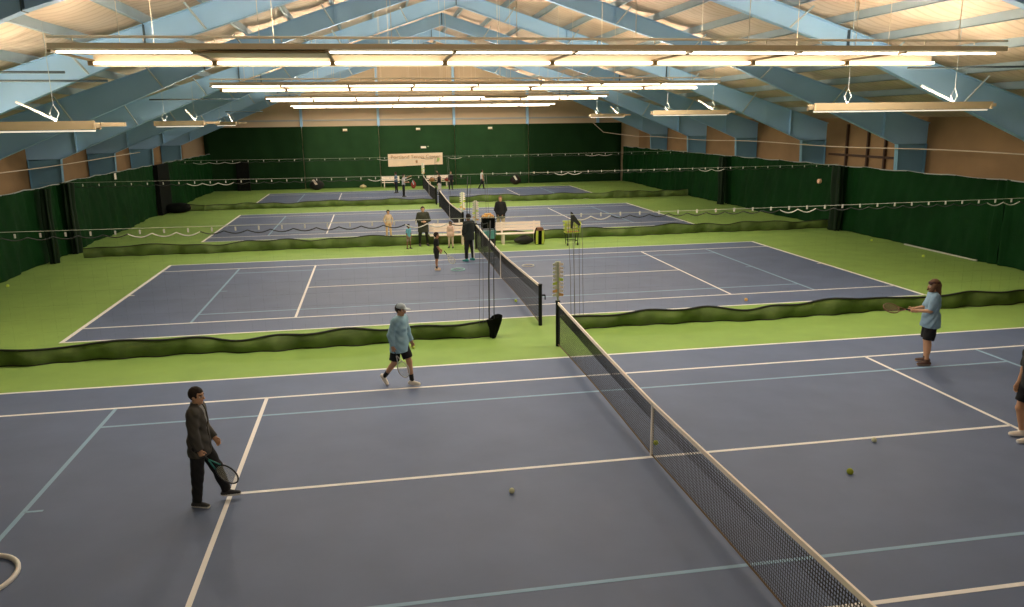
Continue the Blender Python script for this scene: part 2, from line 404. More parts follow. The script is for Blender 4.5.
side_light(-14.6, -10.2, 8.5, 5.13, 'low fluorescent strip hanging at the left edge, nearest of the left side strips')
side_light(-12.6, -10.7, 23.0, 5.19, 'second low fluorescent strip on the left, behind the nearest one')
side_light(-12.8, -11.7, 37.0, 5.20, 'farthest low fluorescent strip on the left')

# ------------------------------------------------------------------ curtains
def curtain(x, y0, y1, z1, label, m, seed, side):
    rnd = random.Random(seed); ph = [rnd.uniform(0, 6) for _ in range(6)]
    def pt(u, v):
        y = lerp(y0, y1, u); z = lerp(.01, z1, v)
        d = .05*math.sin(2.1*y+ph[0]+.6*math.sin(z*1.3+ph[3]))+.03*math.sin(5.3*y+ph[1])*(1-.5*v)+.10*(1-v)*math.sin(.7*y+ph[2])+.015*math.sin(9*y+4*z+ph[4])
        e = min(u, 1-u)*(y1-y0)
        if e < .8: d += .12*math.sin(y*14)*(1-e/.8)
        return (x+d, y, z-(.05*abs(math.sin(y*1.2)) if v == 1 else 0))
    b = MB().grid(pt, int((y1-y0)*9), 12)
    r = empty('side_curtain', (0,0,0))
    b.build('curtain_panel', m, r, True)
    hm = MB().tube([(x+.0, lerp(y0, y1, t/30), z1-.005-.05*abs(math.sin(lerp(y0, y1, t/30)*1.2))) for t in range(31)], .022, 5)
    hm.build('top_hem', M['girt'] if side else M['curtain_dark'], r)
    tag(r, label, 'curtain', 'dark green side curtains')
curtain(17.45, -8, 13.2, 3.02, 'dark green vinyl curtain on the right wall, nearest panel at the right picture edge', M['curtain'], 1, 1)
curtain(17.45, 13.0, 22.6, 3.02, 'wrinkled dark green curtain panel on the right wall beside the second court', M['curtain'], 2, 1)
curtain(17.55, 22.4, 35.0, 3.0, 'dark green curtain panel on the right wall beside the third court', M['curtain'], 3, 1)
curtain(17.5, 34.8, 55.8, 3.0, 'farthest dark green curtain panel on the right wall', M['curtain'], 4, 1)
curtain(-16.95, -8, 14.2, 2.95, 'dark green curtain on the left wall, nearest and mostly out of view', M['curtain'], 5, 1)
curtain(-16.9, 14.0, 24.4, 2.95, 'dark green curtain panel on the left wall at the picture edge', M['curtain'], 6, 1)
curtain(-16.9, 24.6, 38.6, 3.0, 'dark green curtain panel on the left wall beside the third court', M['curtain'], 7, 1)
curtain(-16.9, 41.0, 55.8, 3.0, 'farthest dark green curtain panel on the left wall, beyond the black opening', M['curtain'], 8, 1)
# curtain joints: gathered dark folds
def gather(x, y, z1, label, s, w=.5):
    def pt(u, v):
        a = u*2*PI; rr = .16+.05*math.sin(a*5)+.03*math.sin(v*7+a)
        return (x+rr*math.cos(a)*.9, y+w*rr/.16*math.sin(a)*.5, lerp(.01, z1, v))
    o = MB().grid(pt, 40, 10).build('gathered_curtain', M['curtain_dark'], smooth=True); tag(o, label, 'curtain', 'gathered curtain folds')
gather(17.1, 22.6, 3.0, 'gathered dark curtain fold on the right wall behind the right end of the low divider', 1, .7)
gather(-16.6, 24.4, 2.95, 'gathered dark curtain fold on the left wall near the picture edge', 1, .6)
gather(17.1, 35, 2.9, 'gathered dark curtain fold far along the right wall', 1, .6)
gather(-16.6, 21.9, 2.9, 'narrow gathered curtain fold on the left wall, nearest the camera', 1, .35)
# dark openings in the left corner, their shade put in as black sheets
o = MB().box((-16.85, 38.5, .0), (-16.6, 41.1, 2.95)).build('dark_opening_sheet', M['black_fab']); tag(o, 'dark opening in the left green curtain, its shade drawn as a black sheet', 'curtain')
b = MB().grid(lambda u, v: (-16.0+.75*math.sin(PI*v)**.7*math.cos(2*PI*u), 39.9+.62*math.sin(PI*v)**.7*math.sin(2*PI*u), .30-.30*math.cos(PI*v)*1.0), 20, 10)
o = b.build('covered_bundle', M['black_fab'], smooth=True); tag(o, 'low black covered bundle on the green floor under the dark opening', 'bundle')
o = MB().box((-14.95, 55.45, 0), (-13.95, 55.62, 2.35)).build('dark_opening_sheet', M['black_fab']); tag(o, 'dark opening at the left end of the back wall, drawn as a black sheet', 'curtain')
# back wall green canvas panels
BXJ = [-17.3, -9.66, -3.52, 2.75, 9.05, 17.3]
blab = ['leftmost green canvas panel on the back wall', 'second green canvas panel from the left on the back wall', 'green canvas panel behind the cream banner on the back wall', 'green canvas panel right of the banner on the back wall', 'rightmost green canvas panel on the back wall']
for i in range(5):
    x0, x1 = BXJ[i]+.02, BXJ[i+1]-.02
    def pt(u, v):
        x = lerp(x0, x1, u); z = lerp(.01, 5.0, v); e = min(u, 1-u)*(x1-x0)
        d = .02*math.sin(1.9*x+i)+.012*math.sin(4.3*x+z)
        if e < .5: d += .14*(1-e/.5)**2
        return (x, 55.75+d, z)
    o = MB().grid(pt, 60, 8).build('backdrop_curtain', M['shaded_end_green'] if i in (0, 4) else M['back_green'], smooth=True); tag(o, blab[i], 'curtain', 'green canvas panels on the back wall')
for i, x in enumerate((-6.21, -.29, 5.72)):
    r = empty('wall_lamp', (x, 55.68, 4.62)); MB().box((-.17, -.16, 0), (.17, 0, .16)).build('housing', M['rail'], r); MB().prism([(-.2, -.02), (.2, -.02), (.14, .05), (-.14, .05)], -.2, -.1).build('shade', M['housing'], r)
    tag(r, ['leftmost', 'middle', 'rightmost'][i]+' of three small tan boxes at the top of the green back wall', 'wall lamp', 'small boxes on the back wall')
r = empty('wall_sign', (.1, 55.70, 3.12)); MB().box((-.22, -.03, 0), (.22, 0, .17)).build('plate', M['tape'], r); MB().box((.33, -.03, .10), (.44, 0, .18)).build('plate', M['score_g'], r)
tag(r, 'small cream plate on the green back wall above the banner', 'sign')
# small disc on the right curtain
o = MB().tube([(17.22, 24.2, 2.18), (17.10, 24.2, 2.18)], .11, 14).build('round_disc', M['pinkish'], smooth=False); tag(o, 'small round salmon disc on the right curtain above the divider end', 'disc')
# wall cables
def wall_cable(pts, label):
    o = MB().tube(pts, .022, 5).build('wall_cable', M['tancable'], smooth=True); tag(o, label, 'cable')
wall_cable([(17.4, y, 3.92-.08*math.sin(y*.2)**2) for y in np.linspace(-6, 52, 40)]+[(15.5, 55.3, 4.2), (14.6, 55.4, 5.0)], 'tan cable strung along the right wall above the curtain')
wall_cable([(-17.4, y, 3.66+.06*math.sin(y*.2)) for y in np.linspace(-6, 38.3, 40)], 'tan cable strung along the left wall above the curtain')
o = MB().box((17.30, 13.8, .02), (17.36, 17.8, .07)).build('floor_rail', M['cable']); tag(o, 'pale rail lying on the floor at the foot of the right curtain', 'rail')
o = MB().cbox((-16.8, 31.3, 2.78), (.03, .25, .30)).build('curtain_tag', M['tape']); tag(o, 'small white tag at the top of the left curtain', 'tag')

# ------------------------------------------------------------------ tennis nets
def net_top(y): return .914+(1.07-.914)*(abs(y)/6.4)**1.3
def make_net(fine=True):
    r = empty('tennis_net'); b = MB(); W = 6.38; sp = .045 if fine else .09; th = .0031 if fine else .0062
    n = int(2*W/sp)
    def zb(y): return .05+.05*math.sin(PI*min(1, abs(y)/6.4))
    for i in range(n+1):
        y = -W+2*W*i/n; b.tube([(0, y, zb(y)), (.0, y, net_top(y)-.02)], th, 4, cap=False)
    m = int(.9/sp)
    for j in range(m):
        t = j/m
        b.tube([(0, y, lerp(zb(y), net_top(y)-.02, t)) for y in np.linspace(-W, W, 33)], th, 4, cap=False)
    # doubled upper mesh
    for i in range(n):
        y = -W+2*W*(i+.5)/n; b.tube([(.012, y, net_top(y)-.32), (.012, y, net_top(y)-.02)], th, 4, cap=False)
    for j in range(int(.3/sp)):
        b.tube([(.012, y, net_top(y)-.32+sp*(j+.5)) for y in np.linspace(-W, W, 33)], th, 4, cap=False)
    b.build('net_mesh', M['net'], r)
    ta = MB()
    for s0, s1 in zip(np.linspace(-W, W, 41)[:-1], np.linspace(-W, W, 41)[1:]):
        ta.prism([(s0, net_top(s0)-.055), (s1, net_top(s1)-.055), (s1, net_top(s1)+.008), (s0, net_top(s0)+.008)], -.014, .014, 'x')
    ta.build('headband', M['tape'], r)
    MB().box((-.018, -.025, .03), (.018, .025, .905)).build('centre_strap', M['strap'], r)
    MB().tube([(0, y, zb(y)) for y in np.linspace(-W, W, 41)], .014, 5).build('bottom_cord', M['brown_cord'], r)
    for s in (-1, 1):
        p = MB().tube([(0, s*6.42, 0), (0, s*6.42, 1.07)], .05, 10); p.tube([(0, s*6.42, 1.07), (0, s*6.42, 1.10)], .058, 10)
        po = p.build('post', M['post'], r)
    cr = MB().tube([(.05, -6.42, .8), (.13, -6.42, .8)], .02, 6); cr.tube([(.13, -6.42, .8), (.13, -6.42, .68)], .014, 6); cr.build('crank', M['post'], r)
    return r
n1 = make_net(True); n1.location = (-.05, 0, 0); tag(n1, 'tennis net of the nearest court, crossing the foreground', 'tennis net', 'tennis nets')
n2 = make_net(False); n2.location = (-.05, 14.82, 0); tag(n2, 'tennis net of the second court from the camera', 'tennis net', 'tennis nets')
n3 = copy_tree(n2); n3.location = (CX[2], CY[2], 0); n3['label'] = 'tennis net of the third court, behind the benches'
n4 = copy_tree(n2); n4.location = (CX[3], CY[3], 0); n4['label'] = 'tennis net of the farthest court, below the banner'

def scorekeeper(x, y, label):
    r = empty('scorekeeper', (x, y, 1.10))
    MB().box((-.02, -.02, 0), (.02, .02, .92)).build('stand', M['score_g'], r)
    bd = MB().box((-.06, -.012, .10), (.06, .012, .93)).build('board', M['score_w'], r)
    for k in range(9):
        for s in (-1, 1):
            m = M['score_w'] if s < 0 else M['tape']
            if (k, s) in ((1, -1), (0, 1)): m = M['ball_orange']
            if (k, s) in ((3, -1), (4, 1)): m = M['ball']
            MB().prism([(s*.02, .12+k*.09), (s*.12, .11+k*.09), (s*.13, .16+k*.09), (s*.02, .19+k*.09)], -.03, -.014).build('number_tab', m, bd)
    tag(r, label, 'scorekeeper', 'scorekeepers on the net posts')
scorekeeper(-.05, 6.42, 'white column scorekeeper with tabs on the near net post, nearest of the scorekeepers')
scorekeeper(-.05, 14.82+6.42, 'white column scorekeeper on the far post of the second net, beside the ball cart')
scorekeeper(CX[2], CY[2]-6.42, 'white column scorekeeper on the near post of the third net')
scorekeeper(CX[3], CY[3]+6.42, 'white column scorekeeper on the far post of the farthest net, under the banner')

# ------------------------------------------------------------------ divider nets
def wob(t, ph): return .5*math.sin(1.3*t+ph)+.3*math.sin(3.1*t+ph*2)+.2*math.sin(.53*t+ph*3)
def divider(x0, x1, y, ztop, label, seed, gather_end, sh=.42, side=-1, clipsp=.5):
    rnd = random.Random(seed); r = empty('divider_net', ((x0+x1)/2, y, 0)); ox = (x0+x1)/2
    ph = rnd.uniform(0, 6)
    # head rope sagging between clips
    nseg = int((x1-x0)/clipsp); white = [(math.sin(_*.55+seed*1.7)+.35*rnd.random()) > .93 for _ in range(nseg)]
    b = MB()
    hr = []; rad = []
    for k in range(nseg):
        a = x0+(x1-x0)*k/nseg; c = x0+(x1-x0)*(k+1)/nseg; sag = .065 if not white[k] else .085
        for t in range(6): hr.append((lerp(a, c, t/6)-ox, 0, ztop-.07-sag*math.sin(PI*t/6))); rad.append(.014 if white[k] else .013)
    b.tube(hr, rad, 5, cap=False); b.mi = [1 if white[min(nseg-1, (i//5)//6)] else 0 for i in range(len(b.f))]
    hrope = b.build('head_rope', [M['hem'], M['clip']], r, True)
    nclip = int((x1-x0)/clipsp)
    cl0 = None
    for k in range(nclip):
        xx = x0+(x1-x0)*(k+.5)/nclip-ox
        if cl0 is None:
            cl0 = MB().box((-.017, -.010, -.075), (.017, .010, .015)).build('clip', M['clip'], hrope); c = cl0
        else:
            c = cl0.copy(); COL.objects.link(c); c.parent = hrope
        c.location = (xx, 0, ztop)
    # fine netting: thin real strands
    b = MB(); st = .30
    for k in range(int((x1-x0)/st)+1):
        xx = x0+k*st-ox; b.tube([(xx, 0, sh), (xx, 0, ztop-.08)], .0006, 3, cap=False)
    for j in range(int((ztop-sh)/st)): b.tube([(x0-ox, 0, sh+j*st), (x1-ox, 0, sh+j*st)], .0006, 3, cap=False)
    b.build('netting', M['netting'], r)
    # vinyl skirt slumped on the floor
    def tp(x): return sh*(.86+.20*wob(x*1.1, ph)) 
    def off(x, v): return .16*wob(x*.8, ph+2)*(1-v*.3)+.07*math.sin(4*x+ph)*v+.05*math.sin(7*x)*(1-v)+.03*math.sin(11.3*x+2*math.sin(3*x))*(1-abs(2*v-1))
    n = int((x1-x0)*7)
    def pt(u, v):
        x = lerp(x0, x1, u); return (x-ox, off(x, v)-.10*math.sin(PI*v)*.5, .012+tp(x)*v)
    sk = MB().grid(pt, n, 6).build('skirt', M['skirt'], r, True)
    for v, rr in ((1, .028 if y < 10 else .022), (0, .018)):
        MB().tube([pt(u/n, v) for u in range(n+1)], rr, 5).build('hem', M['hem'], sk, True)
    if gather_end:
        xe = (x1 if gather_end > 0 else x0)-ox
        if sh > .3 and y < 10 and gather_end > 0:
            def bp(u, v):
                a = 2*PI*u; w = (.07+.11*v)*(1+.25*math.sin(3*a+v*4))
                return (xe-.02+w*math.cos(a)+.05*v, -.1+w*math.sin(a), .01+.52*v+.06*math.cos(a)*v)
            MB().grid(bp, 18, 8).build('net_bundle', M['black_fab'], r, True)
        s = gather_end
        for dx, rr in (((0, .018), (.12*s, .011)) if s > 0 else ((0, .007), (.10*s, .006))):
            g = MB(); g.tube([(xe+dx-.02*s, 0, ztop-.05), (xe+dx-.08*s, .0, 1.6), (xe+dx-.10*s, -.05, .3), (xe+dx-.08*s, -.05, .02)], rr, 5); g.build('edge_rope', M['hem'] if s > 0 else M['girt_dark'], r, True)
        for dx in ((-.08, -.2, -.28) if y < 10 else ()):
            MB().tube([(xe+dx*s, .02, ztop-.1), (xe+dx*1.2*s, .02, .3)], .005, 4).build('gathered_netting', M['girt_dark'], r)
        if s < 0 and y < 10:
            f = MB(); f.prism([(xe-.01, ztop+.06), (xe+.03, ztop+.04), (xe+.24, ztop-.26), (xe+.20, ztop-.30), (xe+.06, ztop-.18), (xe+.03, ztop-.36), (xe-.01, ztop-.34)], -.02, .02); f.build('net_bunch', M['hem'], r)
    tag(r, label, 'divider net', 'divider nets between the courts')
def cable(y, z, label):
    o = MB().tube([(x, y, z-.06*math.cos(x/17.2*PI/2)+.0) for x in np.linspace(-17.2, 17.5, 40)], .0055, 5).build('divider_cable', M['cable'], smooth=True); tag(o, label, 'cable', 'cables carrying the divider nets')
cable(7.55, 3.02, 'pale cable strung across the hall between the first and second courts')
cable(23.2, 3.04, 'pale cable strung across the hall between the second and third courts')
cable(40.8, 3.10, 'pale cable strung across the hall between the third and farthest courts')
divider(-16.7, -1.42, 7.55, 2.93, 'divider net with low olive skirt left of the opening, nearest of the dividers', 11, 1)
divider(.60, 17.2, 7.75, 2.95, 'divider net with low olive skirt right of the near net post', 12, -1, .42)
divider(-15.9, -.1, 23.1, 2.95, 'divider net with olive skirt behind the second court, left of the benches', 13, 1, .46, clipsp=.6)
divider(.72, 17.4, 23.4, 3.0, 'divider net with olive skirt behind the second court, right half', 14, -1, .46, clipsp=.6)
divider(-16.0, -.1, 40.8, 3.02, 'farthest divider net, left half, between the third and last courts', 15, 1, .40, clipsp=.9)
divider(.72, 17.4, 40.9, 3.02, 'farthest divider net, right half, between the third and last courts', 16, -1, .46, clipsp=.9)

# ------------------------------------------------------------------ furniture and gear
def make_bench(L=1.9):
    r = empty('bench')
    st = MB()
    for k in range(3): st.box((-L/2, -.20+k*.14, .42), (L/2, -.08+k*.14, .455))
    st.build('seat', M['bench'], r)
    bk = MB()
    for k in range(3):
        z = .55+k*.125; bk.prism([(.22+.02*k, z), (.245+.02*k, z), (.262+.02*k, z+.11), (.237+.02*k, z+.11)], -L/2, L/2, 'x')
    bk.build('backrest', M['bench'], r)
    for s in (-1, 1):
        x = s*(L/2-.28)
        MB().box((x-.05, -.20, 0), (x+.05, -.12, .42)).box((x-.04, -.20, .36), (x+.04, .24, .42)).build('leg', M['bench'], r)
        MB().prism([(.14, 0), (.22, 0), (.34, .92), (.30, .92)], x-.04, x+.04, 'x').build('leg', M['bench'], r)
    return r
b0 = make_bench(2.0); b0.location = (2.0, 22.45, 0); b0.rotation_euler.z = .0; tag(b0, 'white slatted bench right of the ball cart, behind the second court', 'bench', 'white benches')
b1 = copy_tree(b0); b1.location = (-1.05, 22.75, 0); b1.scale = (.82, 1, 1); b1['label'] = 'white slatted bench behind the pink-clothed child, left of the net line'
b2 = copy_tree(b0); b2.location = (-2.75, 54.7, 0); b2.scale = (.72, 1, 1); b2['label'] = 'white bench at the back wall under the left end of the banner'
b3 = copy_tree(b0); b3.location = (1.15, 54.6, 0); b3.scale = (.95, 1, 1); b3['label'] = 'white bench at the back wall right of the banner, with bags on it'

# banner
r = empty('banner', (-.6, 55.66, 1.72)); 
def bpt(u, v): 
    x = lerp(-2.26, 2.26, u); return (x, .02*math.sin(x*2.2), lerp(0, 1.0, v)+.03*math.sin(x*.9)*(1-v)+.05*(u-.5))
MB().grid(bpt, 30, 3).build('cloth', M['banner'], r, True)
wx0 = -2.05
for word, wid in (('Portland', 1.50), ('Tennis', 1.10), ('Center', 1.20)):
    tc = bpy.data.curves.new('lettering', 'FONT'); tc.body = word; tc.size = .40; tc.extrude = .004
    to = bpy.data.objects.new('lettering', tc); COL.objects.link(to)
    bpy.context.view_layer.update(); dg = bpy.context.evaluated_depsgraph_get()
    me = bpy.data.meshes.new_from_object(to.evaluated_get(dg)); bpy.data.objects.remove(to)
    me.materials.clear(); me.materials.append(M['tan_letter'])
    lo = bpy.data.objects.new('lettering', me); COL.objects.link(lo); lo.parent = r; lo.location = (wx0, -.06, .60); lo.rotation_euler = (PI/2, 0, 0)
    vx = [v.co.x for v in me.vertices]; lo.scale = (wid/(max(vx)-min(vx)), 1, 1); wx0 += wid+.15
MB().box((.0, -.06, .27), (.16, -.05, .43)).build('emblem', M['tan_letter'], r); MB().prism([(-.02, .2), (.2, .2), (.09, .30)], -.06, -.05).build('emblem', M['tan_letter'], r)
MB().prism([(1.72, .25), (1.95, .30), (2.02, .55), (1.86, .62), (1.78, .48)], -.06, -.05).build('emblem', M['green_mark'], r)
tag(r, 'cream banner with tan lettering hung on the green back wall', 'banner')

# ball cart beside scorekeeper
r = empty('ball_cart', (.50, 21.5, 0))
fr = MB()
for x in (-.27, .27):
    for y in (-.2, .2): fr.tube([(x, y, .05), (x*.95, y, 1.35)], .016, 5)
for z in (.25, .8, 1.32):
    fr.tube([(-.27, -.2, z), (.27, -.2, z), (.27, .2, z), (-.27, .2, z)], .014, 5, closed=True)
fr.tube([(.27, -.2, 1.2), (.40, -.2, 1.28)], .014, 5)
fr.build('frame', M['post'], r)
MB().prism([(-.24, .85), (.24, .85), (.27, 1.25), (-.27, 1.25)], -.2, .2).build('basket', M['black_fab'], r)
MB().prism([(-.22, .42), (.25, .42), (.31, .78), (-.26, .72)], -.26, .22).build('tray', M['teal'], r)
MB().prism([(-.25, .10), (.25, .10), (.25, .42), (-.25, .42)], -.2, .2).build('lower_bin', M['rubber'], r)
for x in (-.27, .27):
    for y in (-.2, .2): MB().tube([(x-.02, y, .05), (x+.02, y, .05)], .05, 10).build('wheel', M['rubber'], r)
tag(r, 'black ball cart with teal tray, heaped with orange balls', 'ball cart')
rb = random.Random(3)
def ball(x, y, z, label, m='ball', r=.034, group=None):
    o = MB().sphere((0,0,0), r, 10, 8).build('tennis_ball', M[m], smooth=True); o.location = (x, y, z); tag(o, label, 'ball', group); return o
bl0 = None; k = 0
for lay, (nx, ny) in enumerate(((7, 5), (6, 4), (4, 3))):
    for i in range(nx):
        for j in range(ny):
            p = (.50+(i-(nx-1)/2)*.074, 21.5+(j-(ny-1)/2)*.074, 1.30+lay*.06+rb.uniform(0, .012))
            mm = 'ball_orange' if rb.random() < .75 else 'ball_pale'
            ball(*p, 'orange-toned ball heaped in the black ball cart' if mm == 'ball_orange' else 'pale ball heaped in the black ball cart', mm, .038, 'balls in the ball cart')
# ball hopper lime
r = empty('ball_hopper', (4.09, 21.4, 0)); W = .33
bs = MB()
for z, w in ((1.0, .33), (.85, .31), (.7, .30), (.55, .29)):
    bs.tube([(-w, -w*.7, z), (w, -w*.7, z), (w, w*.7, z), (-w, w*.7, z)], .022, 6, closed=True)
for i in range(7):
    x = lerp(-.30, .30, i/6); bs.tube([(x*.9, -.21, .55), (x, -.23, 1.0)], .012, 5); bs.tube([(x*.9, .21, .55), (x, .23, 1.0)], .012, 5)
for s in (-1, 1): bs.tube([(s*.33, -.23, 1.0), (s*.30, -.21, .55)], .03, 6)
bs.build('basket', M['lime'], r)
MB().box((-.27, -.19, .53), (.27, .19, .58)).build('basket_floor', M['orange'], r)
lg = MB()
for s in (-1, 1): lg.tube([(s*.25, -.18, .55), (s*.2, -.2, .02)], .016, 5); lg.tube([(s*.25, .18, .55), (s*.2, .2, .02)], .016, 5)
lg.tube([(-.2, -.2, .2), (.2, -.2, .2), (.2, .2, .2), (-.2, .2, .2)], .012, 5, closed=True)
lg.build('legs', M['post'], r)
for s in (-1, 1): MB().tube([(s*.22-.02, -.2, .06), (s*.22+.02, -.2, .06)], .06, 10).build('wheel', M['rubber'], r)
tag(r, 'lime green wire ball hopper on black legs, alone on the green strip', 'ball hopper')
for lay in range(3):
    for i in range(6):
        for j in range(3):
            mm = ['ball', 'ball_orange', 'ball_pale'][rb.randrange(3)]
            ball(4.09+(i-2.5)*.088, 21.4+(j-1)*.1, .63+lay*.13+(.06 if lay == 2 else 0), {'ball': 'yellow', 'ball_orange': 'orange', 'ball_pale': 'pale'}[mm]+' ball inside the lime green hopper', mm, .042, 'balls in the lime hopper')
# standing bag
r = empty('racket_bag', (2.80, 21.95, 0))
def sb(u, v):
    a = 2*PI*u; w = (.20+.05*math.sin(PI*v))*(1-.25*v**4); return (w*math.cos(a), .13*math.sin(a)*(1-.3*v**4), .72*v)
MB().grid(sb, 24, 10).build('bag_body', M['black_fab'], r, True)
for x in (-.14, .12):
    MB().prism([(x-.05, .03), (x+.05, .03), (x+.06, .60), (x-.03, .60)], -.16, -.10).build('side_panel', M['lime'], r)
MB().prism([(-.16, .60), (.16, .60), (.12, .73), (-.10, .73)], -.14, .10).build('top_flap', cmat('brown_flap', (.22, .10, .06)), r)
tag(r, 'standing black bag with lime stripes at the right end of the white bench', 'bag')
# bags
def bag(x, y, w, d, h, col, label, strap=None, z=0):
    r = empty('sports_bag', (x, y, z))
    def f(u, v):
        a = 2*PI*u; k = math.sin(PI*min(max(v, .02), .98))**.45
        return (w/2*k*(1+.1*math.sin(3*a))*math.cos(a), d/2*k*math.sin(a), h*v*(1-.08*math.cos(2*a)))
    MB().grid(f, 20, 10).build('bag_body', cmat('bag_%s' % label[:12], col), r, True)
    MB().tube([(-w*.3, -d*.2, h*.85), (-w*.15, -d*.25, h*1.12), (w*.15, -d*.25, h*1.12), (w*.3, -d*.2, h*.85)], .018, 5).build('handle', M['rubber'], r)
    if strap: MB().prism([(-w*.28, h*.95), (-w*.14, h*1.02), (w*.10, h*.55), (-w*.06, h*.5)], -d*.62, -d*.42).build('strap', cmat('bagstrap_%s' % label[:9], strap), r)
    tag(r, label, 'bag', 'bags')
bag(-8.68, 54.6, 1.15, .6, .85, (.012, .012, .012), 'black bag with a pale strap by the back wall left of the banner', (.62, .5, .42))
bag(7.73, 54.9, .95, .6, .75, (.02, .012, .012), 'dark bag with a white flap by the back wall right of the walking player', (.7, .68, .64))
bag(.62, 54.3, .55, .4, .34, (.35, .17, .07), 'brown bag on the left end of the far right bench', None, .44)
bag(1.22, 54.3, .50, .4, .36, (.72, .55, .42), 'cream bag on the middle of the far right bench', None, .44)
bag(1.85, 54.3, .42, .4, .30, (.30, .05, .04), 'dark red bag on the right end of the far right bench', None, .44)
bag(-.95, 53.6, .40, .34, .62, (.09, .03, .028), 'dark red bag with a pale blue strap at the far net post', (.45, .6, .72))
bag(2.15, 22.1, .85, .4, .36, (.02, .02, .018), 'black bag lying under the white bench')
bag(-5.0, 54.9, .55, .35, .30, (.55, .45, .25), 'small tan bag on the floor by the back wall')
bag(-.28, 21.9, .42, .38, .72, (.42, .24, .12), 'tan sack standing by the second net post behind the tracksuit man', (.6, .5, .4))
# loose balls
ball(.09, .20, .15, 'yellow ball resting against the centre strap of the near net', r=.042)
ball(-2.42, -.77, .04, 'pale ball on the near court, left of the near net', 'ball_pale', .042)
ball(3.70, -.17, .04, 'pale ball on the centre line right of the near net', 'ball_pale', .042)
ball(2.63, -1.16, .04, 'olive ball on the right half of the near court', 'ball_olive', .05)
ball(-.19, 11.2, .04, 'yellow ball on the second court beside its net', 'ball', .042)
ball(6.38, 9.8, .04, 'orange ball on the right of the second court near the sideline', 'ball_orange', .05)
ball(16.75, 19.15, .04, 'ball on the green floor by the right curtain, farther of two', 'ball', .045)
ball(16.17, 15.13, .04, 'ball on the green floor by the right curtain, nearer of two', 'ball', .05)
ball(-16.4, 17.31, .04, 'ball on the green floor at the foot of the left curtain', 'ball', .05)
# rings on the court
def ring(x, y, R, rr, m, label, z=.012):
    b = MB()
    b.tube([(R*math.cos(2*PI*k/40), R*math.sin(2*PI*k/40), z+rr*.5) for k in range(40)], rr, 6, closed=True)
    o = b.build('target_ring', M[m], smooth=True); o.location = (x, y, 0); tag(o, label, 'ring', 'flat rings on the courts')
ring(-1.31, 16.72, .24, .022, 'ringteal', 'pale teal ring lying on the second court left of the net')
ring(1.30, 16.9, .22, .018, 'ringwhite', 'small pale ring lying on the second court right of the net')
ring(-9.12, -1.73, .56, .032, 'ringwhite', 'large white hoop lying on the near court at the left picture edge')

